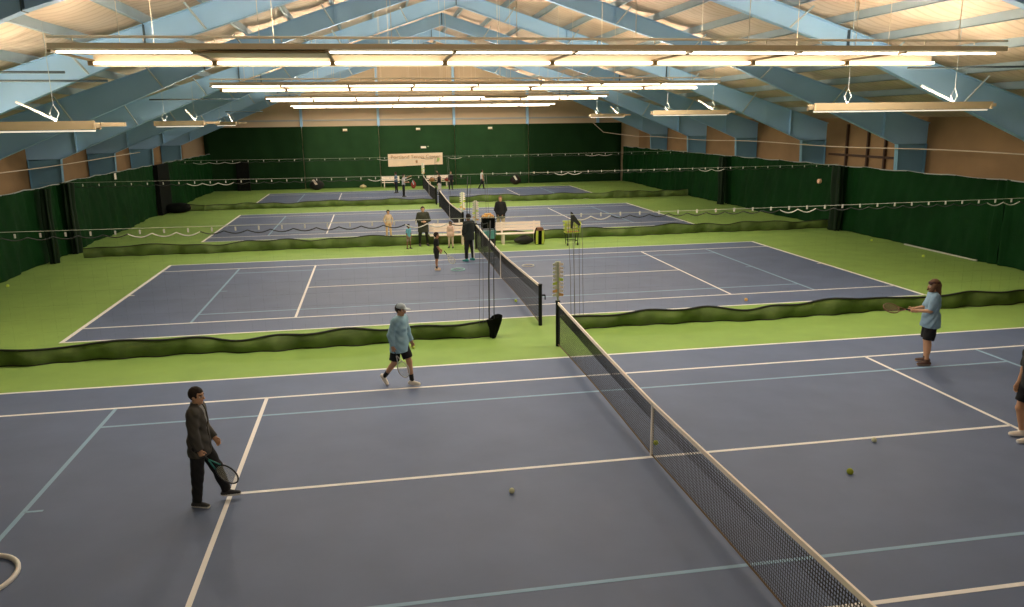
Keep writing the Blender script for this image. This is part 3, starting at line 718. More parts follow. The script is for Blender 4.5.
# ------------------------------------------------------------------ people: distance fields meshed by surface nets
class Field:
    def __init__(s, lo, hi, vox):
        s.o = np.array(lo, float); s.vox = vox; s.n = np.ceil((np.array(hi)-s.o)/vox).astype(int)+1
        s.d = np.full(s.n, 9.0, np.float32)
    def sub(s, lo, hi):
        a = np.clip(np.floor((np.array(lo)-s.o)/s.vox).astype(int), 0, s.n); b = np.clip(np.ceil((np.array(hi)-s.o)/s.vox).astype(int)+1, 0, s.n)
        sl = tuple(slice(a[i], b[i]) for i in range(3))
        ax = [s.o[i]+s.vox*np.arange(a[i], b[i]) for i in range(3)]
        return sl, np.meshgrid(*ax, indexing='ij', sparse=True)
    def add(s, prim, k):
        fn, lo, hi = prim; pad = k+3*s.vox
        sl, (X, Y, Z) = s.sub(np.array(lo)-pad, np.array(hi)+pad)
        a = s.d[sl]
        if a.size == 0: return
        d = fn(X, Y, Z).astype(np.float32)
        h = np.maximum(k-np.abs(a-d), 0)/max(k, 1e-6)
        s.d[sl] = np.minimum(a, d)-h*h*k*.25
    def cut(s, fn):
        sl, (X, Y, Z) = s.sub(s.o, s.o+s.vox*s.n); s.d = np.maximum(s.d, fn(X, Y, Z).astype(np.float32)+np.zeros_like(s.d))
    def disp(s, fn):
        sl, (X, Y, Z) = s.sub(s.o, s.o+s.vox*s.n); s.d = s.d+fn(X, Y, Z).astype(np.float32)
    def mesh(s):
        d = s.d; I = d < 0
        c = [I[i:I.shape[0]-1+i, j:I.shape[1]-1+j, k:I.shape[2]-1+k] for i in (0,1) for j in (0,1) for k in (0,1)]
        cnt = sum(x.astype(np.uint8) for x in c); act = (cnt > 0) & (cnt < 8)
        idx = np.argwhere(act)
        if len(idx) == 0: return [], []
        acc = np.zeros((len(idx), 3)); num = np.zeros(len(idx))
        cor = [(i,j,k) for i in (0,1) for j in (0,1) for k in (0,1)]
        vals = [d[idx[:,0]+q[0], idx[:,1]+q[1], idx[:,2]+q[2]] for q in cor]
        for a in range(8):
            for b in range(a+1, 8):
                df = [cor[b][t]-cor[a][t] for t in range(3)]
                if sum(abs(x) for x in df) != 1: continue
                va, vb = vals[a], vals[b]; cr = (va < 0) != (vb < 0)
                t = np.where(cr, va/np.where(va == vb, 1, va-vb), 0)
                p = np.array(cor[a])[None, :]+t[:, None]*np.array(df)[None, :]
                acc += p*cr[:, None]; num += cr
        V = (idx+acc/num[:, None])*s.vox+s.o
        ID = np.full(act.shape, -1, np.int64); ID[act] = np.arange(len(idx))
        quads = []
        for ax in range(3):
            u, v = (ax+1) % 3, (ax+2) % 3
            sh = [slice(1, -1)]*3; sh[ax] = slice(0, -1)
            s0 = list(sh); s1 = list(sh); s1[ax] = slice(1, None)
            A = I[tuple(s0)]; B = I[tuple(s1)]
            e = np.argwhere(A != B)
            if len(e) == 0: continue
            off = np.array([1,1,1]); off[ax] = 0; e2 = e+off
            ins = I[e2[:,0], e2[:,1], e2[:,2]]
            def g(du, dv):
                q = e2.copy(); q[:, u] -= du; q[:, v] -= dv; return ID[q[:,0], q[:,1], q[:,2]]
            a, b, c_, d_ = g(1,1), g(0,1), g(0,0), g(1,0)
            qd = np.stack([a, b, c_, d_], 1); qd[~ins] = qd[~ins][:, ::-1]
            quads.append(qd)
        Q = np.concatenate(quads); Q = Q[(Q >= 0).all(1)]
        return V, Q
    def build(s, name, m, parent=None, slot=None):
        V, Q = s.mesh()
        me = bpy.data.meshes.new(name); me.from_pydata([tuple(v) for v in V], [], [tuple(int(i) for i in q) for q in Q])
        ms = m if isinstance(m, (list, tuple)) else [m]
        for x in ms: me.materials.append(x)
        if slot is not None and len(Q):
            C = np.asarray(V)[np.asarray(Q)].mean(1); me.polygons.foreach_set('material_index', slot(C).astype(np.int32))
        me.polygons.foreach_set('use_smooth', [True]*len(me.polygons)); me.update()
        o = bpy.data.objects.new(name, me); COL.objects.link(o)
        if parent: o.parent = parent
        return o
def V3(*a): return np.array(a, float)
def unit(a): a = np.array(a, float); return a/np.linalg.norm(a)
def caps(p0, p1, r0, r1, side=None, sc=1.0, flat=False, flat0=False):
    p0 = np.array(p0, float); p1 = np.array(p1, float); ax = p1-p0; L2 = ax @ ax+1e-12; L = math.sqrt(L2)
    def fn(X, Y, Z):
        dx, dy, dz = X-p0[0], Y-p0[1], Z-p0[2]
        tt = (dx*ax[0]+dy*ax[1]+dz*ax[2])/L2; t = np.clip(tt, 0, 1)
        wx, wy, wz = dx-t*ax[0], dy-t*ax[1], dz-t*ax[2]
        if side is not None:
            cmp_ = wx*side[0]+wy*side[1]+wz*side[2]; g = (1/sc-1)
            wx, wy, wz = wx+side[0]*cmp_*g, wy+side[1]*cmp_*g, wz+side[2]*cmp_*g
        d = np.sqrt(wx*wx+wy*wy+wz*wz)-(r0+(r1-r0)*t)
        if flat: d = np.maximum(d, (tt-1)*L)
        if flat0: d = np.maximum(d, -tt*L)
        return d
    m = max(r0, r1)*max(1, sc); return fn, np.minimum(p0, p1)-m, np.maximum(p0, p1)+m
def ell(c, r, R=None):
    c = np.array(c, float); R = np.eye(3) if R is None else R; m = max(r)
    def fn(X, Y, Z):
        dx, dy, dz = X-c[0], Y-c[1], Z-c[2]
        a = [(R[0,i]*dx+R[1,i]*dy+R[2,i]*dz) for i in range(3)]
        k0 = np.sqrt(sum((a[i]/r[i])**2 for i in range(3))); k1 = np.sqrt(sum((a[i]/r[i]**2)**2 for i in range(3)))+1e-9
        return k0*(k0-1)/k1
    return fn, c-m, c+m

def person(loc, yaw, H, pose, spec, label, group=None, vox=.02, cat='person'):
    s = H/1.75; hk = spec.get('head', 1.0); build = spec.get('build', 1.0)
    lean = pose.get('lean', .03); tw = pose.get('twist', 0)
    P = V3(0, 0, .93*s)
    up = V3(math.sin(lean), 0, math.cos(lean)); fw0 = V3(math.cos(lean), 0, -math.sin(lean)); lt0 = V3(0, 1, 0)
    fw = fw0*math.cos(tw)+lt0*math.sin(tw); lt = lt0*math.cos(tw)-fw0*math.sin(tw)
    nb = P+up*.535*s; J = {}
    for n, sd in (('l', 1), ('r', -1)):
        J[n+'sh'] = nb-up*.05*s+lt*sd*.165*s*build
        ua = pose.get(n+'ua', (0, .12, -1)); fa = pose.get(n+'fa', (.25, .05, -1))
        u = unit(fw*ua[0]+lt*sd*ua[1]+up*ua[2]); f = unit(fw*fa[0]+lt*sd*fa[1]+up*fa[2])
        J[n+'el'] = J[n+'sh']+u*.285*s; J[n+'wr'] = J[n+'el']+f*.25*s; J[n+'hd'] = f
        th = pose.get(n+'th', (0, .05, -1)); sn = pose.get(n+'sn', (0, .02, -1))
        J[n+'hip'] = P+V3(0, sd*.095*s, -.02*s)
        J[n+'kn'] = J[n+'hip']+unit((th[0], sd*th[1], th[2]))*.42*s; J[n+'an'] = J[n+'kn']+unit((sn[0], sd*sn[1], sn[2]))*.41*s
        J[n+'fd'] = unit(V3(math.cos(pose.get(n+'fy', .12*sd)), math.sin(pose.get(n+'fy', .12*sd)), -math.tan(pose.get(n+'fp', 0)))); 
    def sole(n):
        fd = J[n+'fd']; fu = unit(np.cross(np.cross(fd, V3(0,0,1)), fd)); a = J[n+'an']
        heel = a-fd*.055*s-fu*.055*s; toe = a+fd*.165*s-fu*.055*s
        return heel, toe, fu
    low = min(min(sole(n)[0][2], sole(n)[1][2]) for n in 'lr')-.033*s
    dz = V3(0, 0, -low)
    for k in list(J):
        if k[1:] in ('hd', 'fd'): continue
        J[k] = J[k]+dz
    P = P+dz; nb = nb+dz
    hy, hp = pose.get('hyaw', 0), pose.get('hpitch', 0)
    hf = fw*math.cos(hy)+lt*math.sin(hy); hl = lt*math.cos(hy)-fw*math.sin(hy)
    hu = V3(0,0,1)*1.0; hf = unit(hf-hu*(hf @ hu)); hl = np.cross(hu, hf)
    hf, hu = hf*math.cos(hp)-hu*math.sin(hp), hu*math.cos(hp)+hf*math.sin(hp)
    HC = nb+up*.07*s+hu*.085*s*hk+hf*.018*s
    HR = np.stack([hf, hl, hu], 1); hs = s*hk
    def hp_(a, b, c): return HC+(hf*a+hl*b+hu*c)*hs
    fine = vox < .012
    torso = lambda o: [ell(P+up*.03*s, (.115*s*build+o, .158*s*build+o, .12*s+o)), caps(P+up*.06*s, P+up*.30*s, .102*s*build+o, .110*s*build+o, lt, 1.32),
                       ell(P+up*.385*s, (.112*s*build+o, .160*s*build+o, .165*s+o), np.stack([fw, lt, up], 1)), caps(J['lsh']-lt*.03*s, J['rsh']+lt*.03*s, .058*s+o, .058*s+o)]
    def arm(n, o, frac=2.0, flat=False):
        L = [caps(J[n+'sh'], lerp(J[n+'sh'], J[n+'el'], min(1, frac)), .052*s*build+o, (.052-.010*min(1, frac))*s*build+o, flat=flat and frac <= 1)]
        if frac > 1: L.append(caps(J[n+'el'], lerp(J[n+'el'], J[n+'wr'], min(1, frac-1)), .041*s*build+o, (.041-.014*(frac-1))*s+o, flat=flat))
        return L
    def leg(n, o, frac=2.0, flat=False, o2=None):
        o2 = o if o2 is None else o2; f1 = min(1, frac)
        L = [caps(J[n+'hip'], lerp(J[n+'hip'], J[n+'kn'], f1), .086*s*build+o, (.086-.030*f1)*s+o+(o2-o)*f1, flat=flat and frac <= 1)]
        if frac > 1:
            f2 = min(1, frac-1); e = lerp(J[n+'kn'], J[n+'an'], f2)
            L.append(caps(J[n+'kn'], e, .054*s+o2, (.054-.018*f2)*s+o2, flat=flat))
            if o < .004: L.append(caps(lerp(J[n+'kn'], J[n+'an'], .18)-V3(.018*s, 0, 0), lerp(J[n+'kn'], J[n+'an'], .5)-V3(.012*s, 0, 0), .05*s, .042*s))
        return L
    pts = np.array([J[k] for k in J if k[1:] not in ('hd', 'fd')]+[HC, P]); pad = .30*s
    lo = pts.min(0)-pad; hi = pts.max(0)+pad; lo[2] = -.03
    # ---- body
    B = Field(lo, hi, vox); k = .035*s
    for p in torso(0): B.add(p, k*1.4)
    B.add(caps(nb-up*.03*s, HC-hu*.02*hs, .056*s, .050*hs), k)
    B.add(ell(HC+hu*.03*hs-hf*.008*hs, (.098*hs, .077*hs, .095*hs), HR), k)
    B.add(ell(HC-hu*.045*hs+hf*.022*hs, (.066*hs, .056*hs, .068*hs), HR), k)
    if vox < .016:
        B.add(caps(hp_(.088, 0, .018), hp_(.108, 0, -.018), .009*hs, .014*hs), .012*s)
        for sd in (-1, 1):
            B.add(ell(hp_(-.008, sd*.078, -.002), (.024*hs, .010*hs, .032*hs), HR), .008*s)
            B.add(ell(hp_(.075, sd*.034, .036), (.014*hs, .024*hs, .010*hs), HR), .012*s)
        B.add(ell(hp_(.080, 0, -.048), (.012*hs, .024*hs, .010*hs), HR), .010*s)
        B.add(ell(hp_(.070, 0, -.088), (.018*hs, .022*hs, .018*hs), HR), .015*s)
    for n in 'lr':
        for p in arm(n, 0): B.add(p, k)
        for p in leg(n, 0): B.add(p, k)
        h, t, fu = sole(n)
        B.add(caps(h+fu*.02*s, t, .032*s, .026*s), k*.8)
        # hand
        sd = 1 if n == 'l' else -1; W = J[n+'wr']; hd = J[n+'hd']
        pn = pose.get(n+'pn'); pn = -lt*sd if pn is None else unit(fw*pn[0]+lt*sd*pn[1]+up*pn[2])
        pn = unit(pn-hd*(pn @ hd)); ax = np.cross(hd, pn)*(1 if n == 'l' else -1)     # towards the thumb side negative
        if ax @ fw > 0 and abs(hd @ up) > .5: ax = -ax
        elif abs(hd @ up) <= .5 and ax @ up > 0: ax = -ax
        rr = max(.0095*s, vox*.75); cu = pose.get(n+'curl', .5)
        B.add(caps(W-hd*.01*s, W+hd*.075*s, .021*s, .020*s, ax, 1.75), .018*s)
        for i, fl in enumerate((.068, .078, .072, .056)):
            b0 = W+hd*.082*s+ax*(i-1.5)*.0205*s
            d1 = unit(hd*math.cos(cu)+pn*math.sin(cu)); d2 = unit(hd*math.cos(cu*2.1)+pn*math.sin(cu*2.1))
            m1 = b0+d1*fl*.5*s; e1 = m1+d2*fl*.5*s
            B.add(caps(b0, m1, rr, rr*.95), .004*s); B.add(caps(m1, e1, rr*.95, rr*.8), .003*s)
        t0 = W+hd*.02*s-ax*.028*s; t1 = t0+unit(hd*.7-ax*.6+pn*.35)*.045*s; t2 = t1+unit(hd*.8-ax*.1+pn*.5)*.035*s
        B.add(caps(t0, t1, rr*1.25, rr), .008*s); B.add(caps(t1, t2, rr, rr*.85), .003*s)
        J[n+'grip'] = W+hd*.085*s+pn*.028*s; J[n+'pnv'] = pn
    sk = M[spec['skin']]; hairm = cmat('hair_'+spec.get('hairname', 'dark'), spec.get('hair', (.02, .014, .01)))
    def slots(C):
        L = (C-HC) @ HR/hs; r = np.zeros(len(C), int)
        for sd in (-1, 1):
            e = (L[:,0] > .05) & (np.abs(L[:,1]-sd*.034) < .018) & (np.abs(L[:,2]-.012) < .011); r[e] = 2
            e = (L[:,0] > .05) & (np.abs(L[:,1]-sd*.034) < .009) & (np.abs(L[:,2]-.012) < .011); r[e] = 3
            e = (L[:,0] > .05) & (np.abs(L[:,1]-sd*.034) < .024) & (np.abs(L[:,2]-.040) < .0065); r[e] = 4
        e = (L[:,0] > .06) & (np.abs(L[:,1]) < .025) & (np.abs(L[:,2]+.050) < .008); r[e] = 1
        if spec.get('beard'):
            e = (L[:,0] > .0) & (L[:,2] < -.032) & (L[:,2] > -.16) & (np.abs(L[:,1]) < .09) & (r == 0); r[e] = 5
        return r
    body = B.build('person', [sk, M['lip'], M['eye_w'], M['eye_d'], M['brow'], hairm], None, slots if vox < .016 else None)
    body.location = loc; body.rotation_euler = (0, 0, yaw)
    tag(body, label, cat, group)
    wr = spec.get('wrinkle', .006 if fine else 0)*s
    def wrinkles(fd, a=1.0):
        if wr: fd.disp(lambda X, Y, Z: wr*a*(np.sin(38*Z/s+9*np.sin(7*X/s)+6*Y/s)*np.sin(11*X/s+13*Y/s+5*Z/s)))
    kk = .03*s
    # ---- trousers / shorts
    bt = spec.get('bottom')
    if bt:
        f = Field(lo, hi, vox); o = bt.get('o', .014)*s; o2 = bt.get('o2', bt.get('o', .014))*s
        ow = min(o, .001*s); f.add(ell(P+up*.02*s, (.118*s*build+ow, .160*s*build+ow, .13*s+ow)), kk); f.add(caps(P+up*.02*s, P+up*.14*s, .102*s*build+ow, .102*s*build+ow, lt, 1.32), kk)
        for n in 'lr':
            for p in leg(n, o, bt['len'], True, o2): f.add(p, kk)
        wrinkles(f, .8)
        f.cut(lambda X, Y, Z: (X-P[0])*up[0]+(Y-P[1])*up[1]+(Z-P[2])*up[2]-.15*s)
        f.build(bt.get('name', 'trousers'), cmat('cloth_'+bt['mat'][0], bt['mat'][1]), body)
    # ---- inner shirt and top
    for tp in spec.get('tops', []):
        f = Field(lo, hi, vox); o = tp.get('o', .014)*s; hem = tp.get('hem', .05)*s
        for p in torso(o): f.add(p, kk*1.3)
        if hem > .1*s: f.add(caps(P+up*.05*s, P-up*(hem+.02), (.120+tp.get('flare', .0)*.8)*s*build+o, (.13+tp.get('flare', .0))*s*build+o, lt, 1.32), kk)
        if tp.get('sleeve', 2) > 0:
            for n in 'lr':
                for p in arm(n, o*.8+.004*s, tp.get('sleeve', 2.0), True): f.add(p, kk)
        if tp.get('collar', 1): f.add(caps(nb-up*.05*s, nb+up*(.028 if tp.get('collar', 1) < 2 else .065)*s, .078*s, .066*s, flat=True), kk)
        wrinkles(f)
        f.cut(lambda X, Y, Z: -((X-P[0])*up[0]+(Y-P[1])*up[1]+(Z-P[2])*up[2])-hem)
        if tp.get('open'):
            w = tp['open']*s
            f.cut(lambda X, Y, Z: np.minimum(((X-P[0])*fw[0]+(Y-P[1])*fw[1]+(Z-P[2])*fw[2])-.05*s, w*np.clip(((Z-P[2])/(.5*s)), .15, 1.2)-np.abs((X-P[0])*lt[0]+(Y-P[1])*lt[1])))
        f.build(tp.get('name', 'shirt'), cmat('cloth_'+tp['mat'][0], tp['mat'][1]), body)
    # ---- socks and shoes
    sh = spec.get('shoe', ((.02, .02, .02), (.6, .58, .55)))
    for n in 'lr':
        h, t, fu = sole(n); fd = J[n+'fd']; sdv = np.cross(fu, fd)
        if spec.get('sock'):
            f = Field(J[n+'an']-.2*s, J[n+'an']+.24*s, vox*.8); d = unit(J[n+'kn']-J[n+'an'])
            f.add(caps(J[n+'an']-d*.02*s, J[n+'an']+d*spec.get('sockh', .12)*s, .043*s, .048*s, flat=True), .01)
            f.build('sock', cmat('sock_%.2f%.2f' % spec['sock'][:2], spec['sock']), body)
        f = Field(np.minimum(h, t)-.14*s, np.maximum(h, t)+.16*s, min(vox*.7, .012))
        f.add(caps(h+fu*.012*s, t-fd*.01*s, .040*s, .036*s, sdv, 1.12), .02*s); f.add(caps(h+fu*.03*s+fd*.03*s, J[n+'an']+fu*.02*s, .042*s, .046*s, flat=True), .03*s)
        f.add(caps(h+fu*.03*s+fd*.04*s, t-fd*.06*s+fu*.012*s, .038*s, .030*s), .03*s)
        f.cut(lambda X, Y, Z: -((X-h[0])*fu[0]+(Y-h[1])*fu[1]+(Z-h[2])*fu[2])-.032*s)
        f.build('shoe', [cmat('shoe_%.2f%.2f' % sh[0][:2], sh[0]), cmat('sole_%.2f%.2f' % sh[1][:2], sh[1])], body, lambda C: ((((C-h) @ fu) < .006*s)).astype(int))
    # ---- hair, cap, headband
    hv = min(vox, .012)
    if spec.get('hair') is not None and spec.get('hairstyle', 'short') != 'none':
        st = spec.get('hairstyle', 'short')
        f = Field(HC-.56*hs, HC+.26*hs, hv); vol = spec.get('vol', .012)*hs
        f.add(ell(HC+hu*.036*hs-hf*.014*hs, (.100*hs+vol, .080*hs+vol, .098*hs+vol), HR), .01)
        if st == 'long':
            for sd in (-1, 1):
                m_ = HC+(fw*.115+lt*sd*.085-up*.22)*hs; f.add(caps(hp_(.0, sd*.078, .02), m_, .042*hs, .042*hs), .03*hs); f.add(caps(m_, HC+(fw*.165+lt*sd*.075-up*.47)*hs, .042*hs, .024*hs), .03*hs)
            f.add(caps(hp_(-.075, 0, 0), HC+(-fw*.115-up*.34)*hs, .062*hs, .050*hs, hl, 1.25), .04*hs)
        if st == 'bob':
            f.add(caps(hp_(-.05, 0, .02), hp_(-.06, 0, -.10), .075*hs, .06*hs, hl, 1.15), .03*hs)
        if st == 'pony':
            f.add(caps(hp_(-.11, 0, .04), HC+(-fw*.13-up*.18)*hs, .035*hs, .02*hs), .03*hs)
        def face(X, Y, Z):
            x = (X-HC[0])*hf[0]+(Y-HC[1])*hf[1]+(Z-HC[2])*hf[2]; z = (X-HC[0])*hu[0]+(Y-HC[1])*hu[1]+(Z-HC[2])*hu[2]; y = np.abs((X-HC[0])*hl[0]+(Y-HC[1])*hl[1]+(Z-HC[2])*hl[2])
            a = np.minimum(x-(.035 if st != 'long' else .035)*hs, .068*hs-z)
            if st == 'long': a = np.minimum(a, .062*hs-y+np.maximum(-z-.10*hs, 0)*9)
            b = np.minimum(np.minimum(x+.0*hs, -.005*hs-z), 9) if st == 'short' else a
            c = np.minimum(x+.06*hs, -.06*hs-z) if st == 'short' else a
            return np.maximum(np.maximum(a, b), c)
        f.cut(face)
        if st == 'short': f.cut(lambda X, Y, Z: -.085*hs-((X-HC[0])*hu[0]+(Y-HC[1])*hu[1]+(Z-HC[2])*hu[2]))
        if vox < .016: f.disp(lambda X, Y, Z: .004*s*np.sin(90*X)*np.sin(80*Y+30*Z)*np.sin(70*Z))
        f.build('hair', hairm, body)
    if spec.get('cap'):
        f = Field(HC-.2*hs, HC+.26*hs, hv*.8)
        f.add(ell(HC+hu*.040*hs-hf*.006*hs, (.116*hs, .096*hs, .110*hs), HR), .01)
        f.cut(lambda X, Y, Z: .050*hs-((X-HC[0])*hu[0]+(Y-HC[1])*hu[1]+(Z-HC[2])*hu[2]))
        f.add(ell(hp_(.125, 0, .058), (.085*hs, .075*hs, .014*hs), HR), .008)
        f.build('cap', cmat('cap_cloth', spec['cap']), body)
    if spec.get('band'):
        f = Field(HC-.2*hs, HC+.26*hs, hv*.8)
        f.add(ell(HC+hu*.036*hs-hf*.010*hs, (.118*hs, .098*hs, .116*hs), HR), .01)
        f.cut(lambda X, Y, Z: np.abs(((X-HC[0])*hu[0]+(Y-HC[1])*hu[1]+(Z-HC[2])*hu[2])-.072*hs)-.022*hs)
        f.build('headband', cmat('headband_cloth', spec['band']), body)
    Rz = np.array([[math.cos(yaw), -math.sin(yaw), 0], [math.sin(yaw), math.cos(yaw), 0], [0,0,1]])
    for kx in list(J): J[kx] = Rz @ J[kx]+(0 if kx[1:] in ('hd', 'fd', 'pnv') else np.array(loc))
    J['body'] = body
    return J

def racket(grip, d, nrm, label, mf='racket_b', ms='string', mt=None, scale=1.0):
    # grip: point in the hand; d: direction from grip towards the head; nrm: string-bed normal
    d = Vector(d).normalized(); n = Vector(nrm); n = (n-d*n.dot(d)).normalized(); w = d.cross(n)
    g = Vector(grip)
    r = empty('tennis_racket', g); S = scale
    P = lambda a, b: tuple(d*(a*S)+w*(b*S))
    hc, ha, hb = .43, .172, .128
    hoop = [P(hc+ha*math.cos(2*PI*k/36), hb*math.sin(2*PI*k/36)) for k in range(36)]
    hf_ = MB().tube(hoop, .0115*S, 6, closed=True).build('head_frame', M[mf], r, True)
    th = MB()
    for sd in (-1, 1): th.tube([P(.09, 0), P(.16, sd*.022), P(hc-ha*.86, sd*hb*.5)], .011*S, 6)
    th.tube([P(hc-ha*.88, -hb*.45), P(hc-ha*1.0, 0), P(hc-ha*.88, hb*.45)], .008*S, 6)
    th.build('throat', M[mt or mf], r, True)
    MB().tube([P(-.09, 0), P(-.07, 0), P(.11, 0)], [.017*S, .0155*S, .015*S], 8).build('grip', M['rubber'], r, True)
    st = MB()
    for i in range(-7, 8):
        y = hb*i/8; x = ha*math.sqrt(max(0, 1-(y/hb)**2)); st.tube([P(hc-x, y), P(hc+x, y)], .0016*S, 3, cap=False)
    for i in range(-9, 10):
        x = ha*i/10; y = hb*math.sqrt(max(0, 1-(x/ha)**2)); st.tube([P(hc+x, -y), P(hc+x, y)], .0016*S, 3, cap=False)
    st.build('strings', M[ms], hf_)
    tag(r, label, 'tennis racket', 'tennis rackets'); return r

# man in dark jacket, near left
A = person((-6.70, -.22, 0), -.10, 1.72,
    dict(lean=.02, twist=.0, hpitch=.10, hyaw=-.15, rth=(-.08, .03, -1), rsn=(-.10, .02, -1), lth=(.42, .03, -1), lsn=(.30, .02, -1), lfy=.1, rfy=-.25,
         rua=(.02, .16, -1), rfa=(.22, -.10, -1), rcurl=1.25, lua=(.06, .10, -1), lfa=(.62, -.16, -.8), lcurl=.6),
    dict(skin='skin_l', hair=(.022, .014, .010), vol=.008, tops=[dict(name='shirt', mat=('grey_shirt', (.20, .20, .19)), o=.010, sleeve=0, hem=.10), dict(name='jacket', mat=('charcoal_jacket', (.055, .05, .042)), o=.028, sleeve=1.97, hem=.16, open=.055, collar=2)],
         bottom=dict(mat=('black_trousers', (.010, .010, .011)), len=1.97, o=.022, o2=.030), shoe=((.03, .03, .032), (.70, .68, .64))),
    'man in dark jacket and black trousers holding a racket, nearest left on the near court', vox=.0085)
racket(A['rgrip'], (.78, -.12, -.74), (.25, 1, .3), 'black and teal racket hanging from the hand of the man in the dark jacket', 'racket_b', 'string', 'racket_g')
# man in cap walking
A = person((-3.80, 4.28, 0), -.72, 1.72,
    dict(lean=.06, twist=.12, hpitch=.18, hyaw=.15, rth=(-.20, .02, -1), rsn=(-.85, .02, -1), rfp=.75, lth=(.40, .02, -1), lsn=(.10, .02, -1), lfy=.15, rfy=-.15, lfp=-.06,
         rua=(-.22, .22, -1), rfa=(.22, .05, -1), rcurl=1.2, lua=(.16, .20, -1), lfa=(.40, .10, -1), lcurl=.9),
    dict(skin='skin_l', hair=(.10, .07, .05), cap=(.36, .41, .44), tops=[dict(name='shirt', mat=('pale_blue_longsleeve', (.27, .43, .51)), o=.030, sleeve=1.9, hem=.165, flare=.02)],
         bottom=dict(name='shorts', mat=('black_shorts', (.010, .010, .012)), len=.80, o=.024, o2=.045), sock=(.014, .014, .014), sockh=.15, shoe=((.72, .66, .58), (.78, .74, .68))),
    'man in blue long-sleeved shirt, grey cap and black shorts walking at the far sideline', vox=.0085)
racket(A['rgrip'], (.42, -.35, -.9), (.3, .9, .3), 'pale racket hanging in the hand of the capped man', 'string_w', 'string_w', scale=.95)
ball(A['lgrip'][0]+.02, A['lgrip'][1]-.02, A['lgrip'][2]-.03, 'yellow ball held in the left hand of the capped man', 'ball', .034)
# long haired man at right
A = person((7.35, 3.38, 0), PI-.42, 1.84,
    dict(lean=-.02, hpitch=.08, hyaw=-.05, rth=(.05, .04, -1), rsn=(-.07, .02, -1), lth=(.10, .07, -1), lsn=(-.02, .05, -1), lfy=.25, rfy=-.2,
         rua=(.32, .10, -1), rfa=(1, -.22, -.22), rcurl=1.1, rpn=(0, -1, .2), lua=(.30, .10, -1), lfa=(1, -.30, -.12), lcurl=1.1, lpn=(0, -1, .2)),
    dict(skin='skin_l', hair=(.12, .062, .034), hairname='brown_long', hairstyle='long', vol=.012, band=(.05, .02, .018), beard=True,
         tops=[dict(name='shirt', mat=('blue_tee', (.22, .34, .45)), o=.026, sleeve=.95, hem=.14, flare=.032)],
         bottom=dict(name='shorts', mat=('black_shorts', (.010, .010, .012)), len=.90, o=.030, o2=.055), sock=(.12, .07, .05), sockh=.05, shoe=((.09, .05, .04), (.45, .34, .26))),
    'long-haired bearded man in pale blue tee and black shorts, holding a racket at the right', vox=.0085)
racket(A['lgrip']*.5+A['rgrip']*.5, (-.95, .10, .12), (.15, -.65, .75), 'brown racket held out to the left by the long-haired man', 'racket_br', 'string_d')
# person cut off by the right edge
A = person((6.12, -.58, 0), PI-.25, 1.78,
    dict(lean=.06, hpitch=.1, rth=(.16, .05, -1), rsn=(-.22, .02, -1), lth=(.06, .05, -1), lsn=(-.06, .02, -1),
         rua=(.12, .05, -1), rfa=(.35, -.05, -1), lua=(.16, .10, -1), lfa=(.26, .0, -1)),
    dict(skin='skin_l', hair=(.03, .02, .015), hairstyle='pony', tops=[dict(name='shirt', mat=('black_tee', (.014, .016, .015)), o=.018, sleeve=.8, hem=.10)],
         bottom=dict(name='shorts', mat=('black_shorts', (.010, .010, .012)), len=.70, o=.026, o2=.04), sock=(.75, .72, .66), sockh=.03, shoe=((.76, .70, .62), (.80, .76, .70))),
    'player in black with white shoes, cut off by the right picture edge', vox=.010)

# smaller people
def simple(loc, yaw, H, top, bottom, label, skin='skin_l', pose=None, hair=(.02, .014, .01), hs='short', head=1.0, build=1.0, blen=1.95, sleeve=1.9, hem=.08, shoe=((.03,.03,.03),(.3,.3,.3)), o=.016, vox=.019, bo=.016, flare=0, sock=None, bname='trousers', tname='shirt', extra=None):
    p = dict(lth=(.06, .06, -1), lsn=(.0, .04, -1), rth=(-.03, .06, -1), rsn=(-.06, .04, -1), lua=(.05, .15, -1), lfa=(.3, .0, -1), rua=(.0, .15, -1), rfa=(.25, .0, -1))
    p.update(pose or {})
    sp = dict(skin=skin, hair=hair, hairname='%.2f%.2f' % hair[:2], hairstyle=hs, head=head, build=build, tops=[dict(name=tname, mat=('%.3f_%.3f_%.3f' % top, top), o=o, sleeve=sleeve, hem=hem, flare=flare)],
              bottom=dict(name=bname, mat=('%.3f_%.3f_%.3f' % bottom, bottom), len=blen, o=bo), shoe=shoe)
    if sock: sp['sock'] = sock
    if extra: sp.update(extra)
    return person((loc[0], loc[1], 0), yaw, H, p, sp, label, None, vox)
simple((-2.05, 16.9), .1, 1.34, (.010, .012, .010), (.012, .012, .012), 'child in black tee and shorts standing on the second court', skin='skin_t', head=1.16, sleeve=.9, blen=.85, bo=.03, bname='shorts', sock=(.02, .02, .02), shoe=((.70, .50, .34), (.7, .6, .5)), hem=.12,
       pose=dict(lua=(.2, .1, -1), lfa=(.7, 0, -.8), rua=(.1, .1, -1), rfa=(.5, 0, -1)), vox=.014)
TR = simple((-.66, 18.48), 2.2, 1.80, (.016, .022, .020), (.010, .011, .011), 'man in black tracksuit with grey side stripe by the second net, back turned', skin='skin_d', hem=.14, o=.03, bo=.022, shoe=((.02, .20, .20), (.05, .26, .26)), build=1.08,
       pose=dict(lth=(.02, .12, -1), rth=(.02, .12, -1), lsn=(-.02, .06, -1), rsn=(-.02, .06, -1), lua=(.1, .2, -1), lfa=(.6, -.4, -.6), rua=(.1, .2, -1), rfa=(.6, -.4, -.6)), vox=.014, tname='jacket')
simple((-1.05, 21.84), -1.9, 1.10, (.68, .46, .36), (.70, .52, .42), 'small child in pale pink top and trousers in front of the left bench', head=1.22, hs='bob', hair=(.05, .03, .02), hem=.16, flare=.03, o=.022)
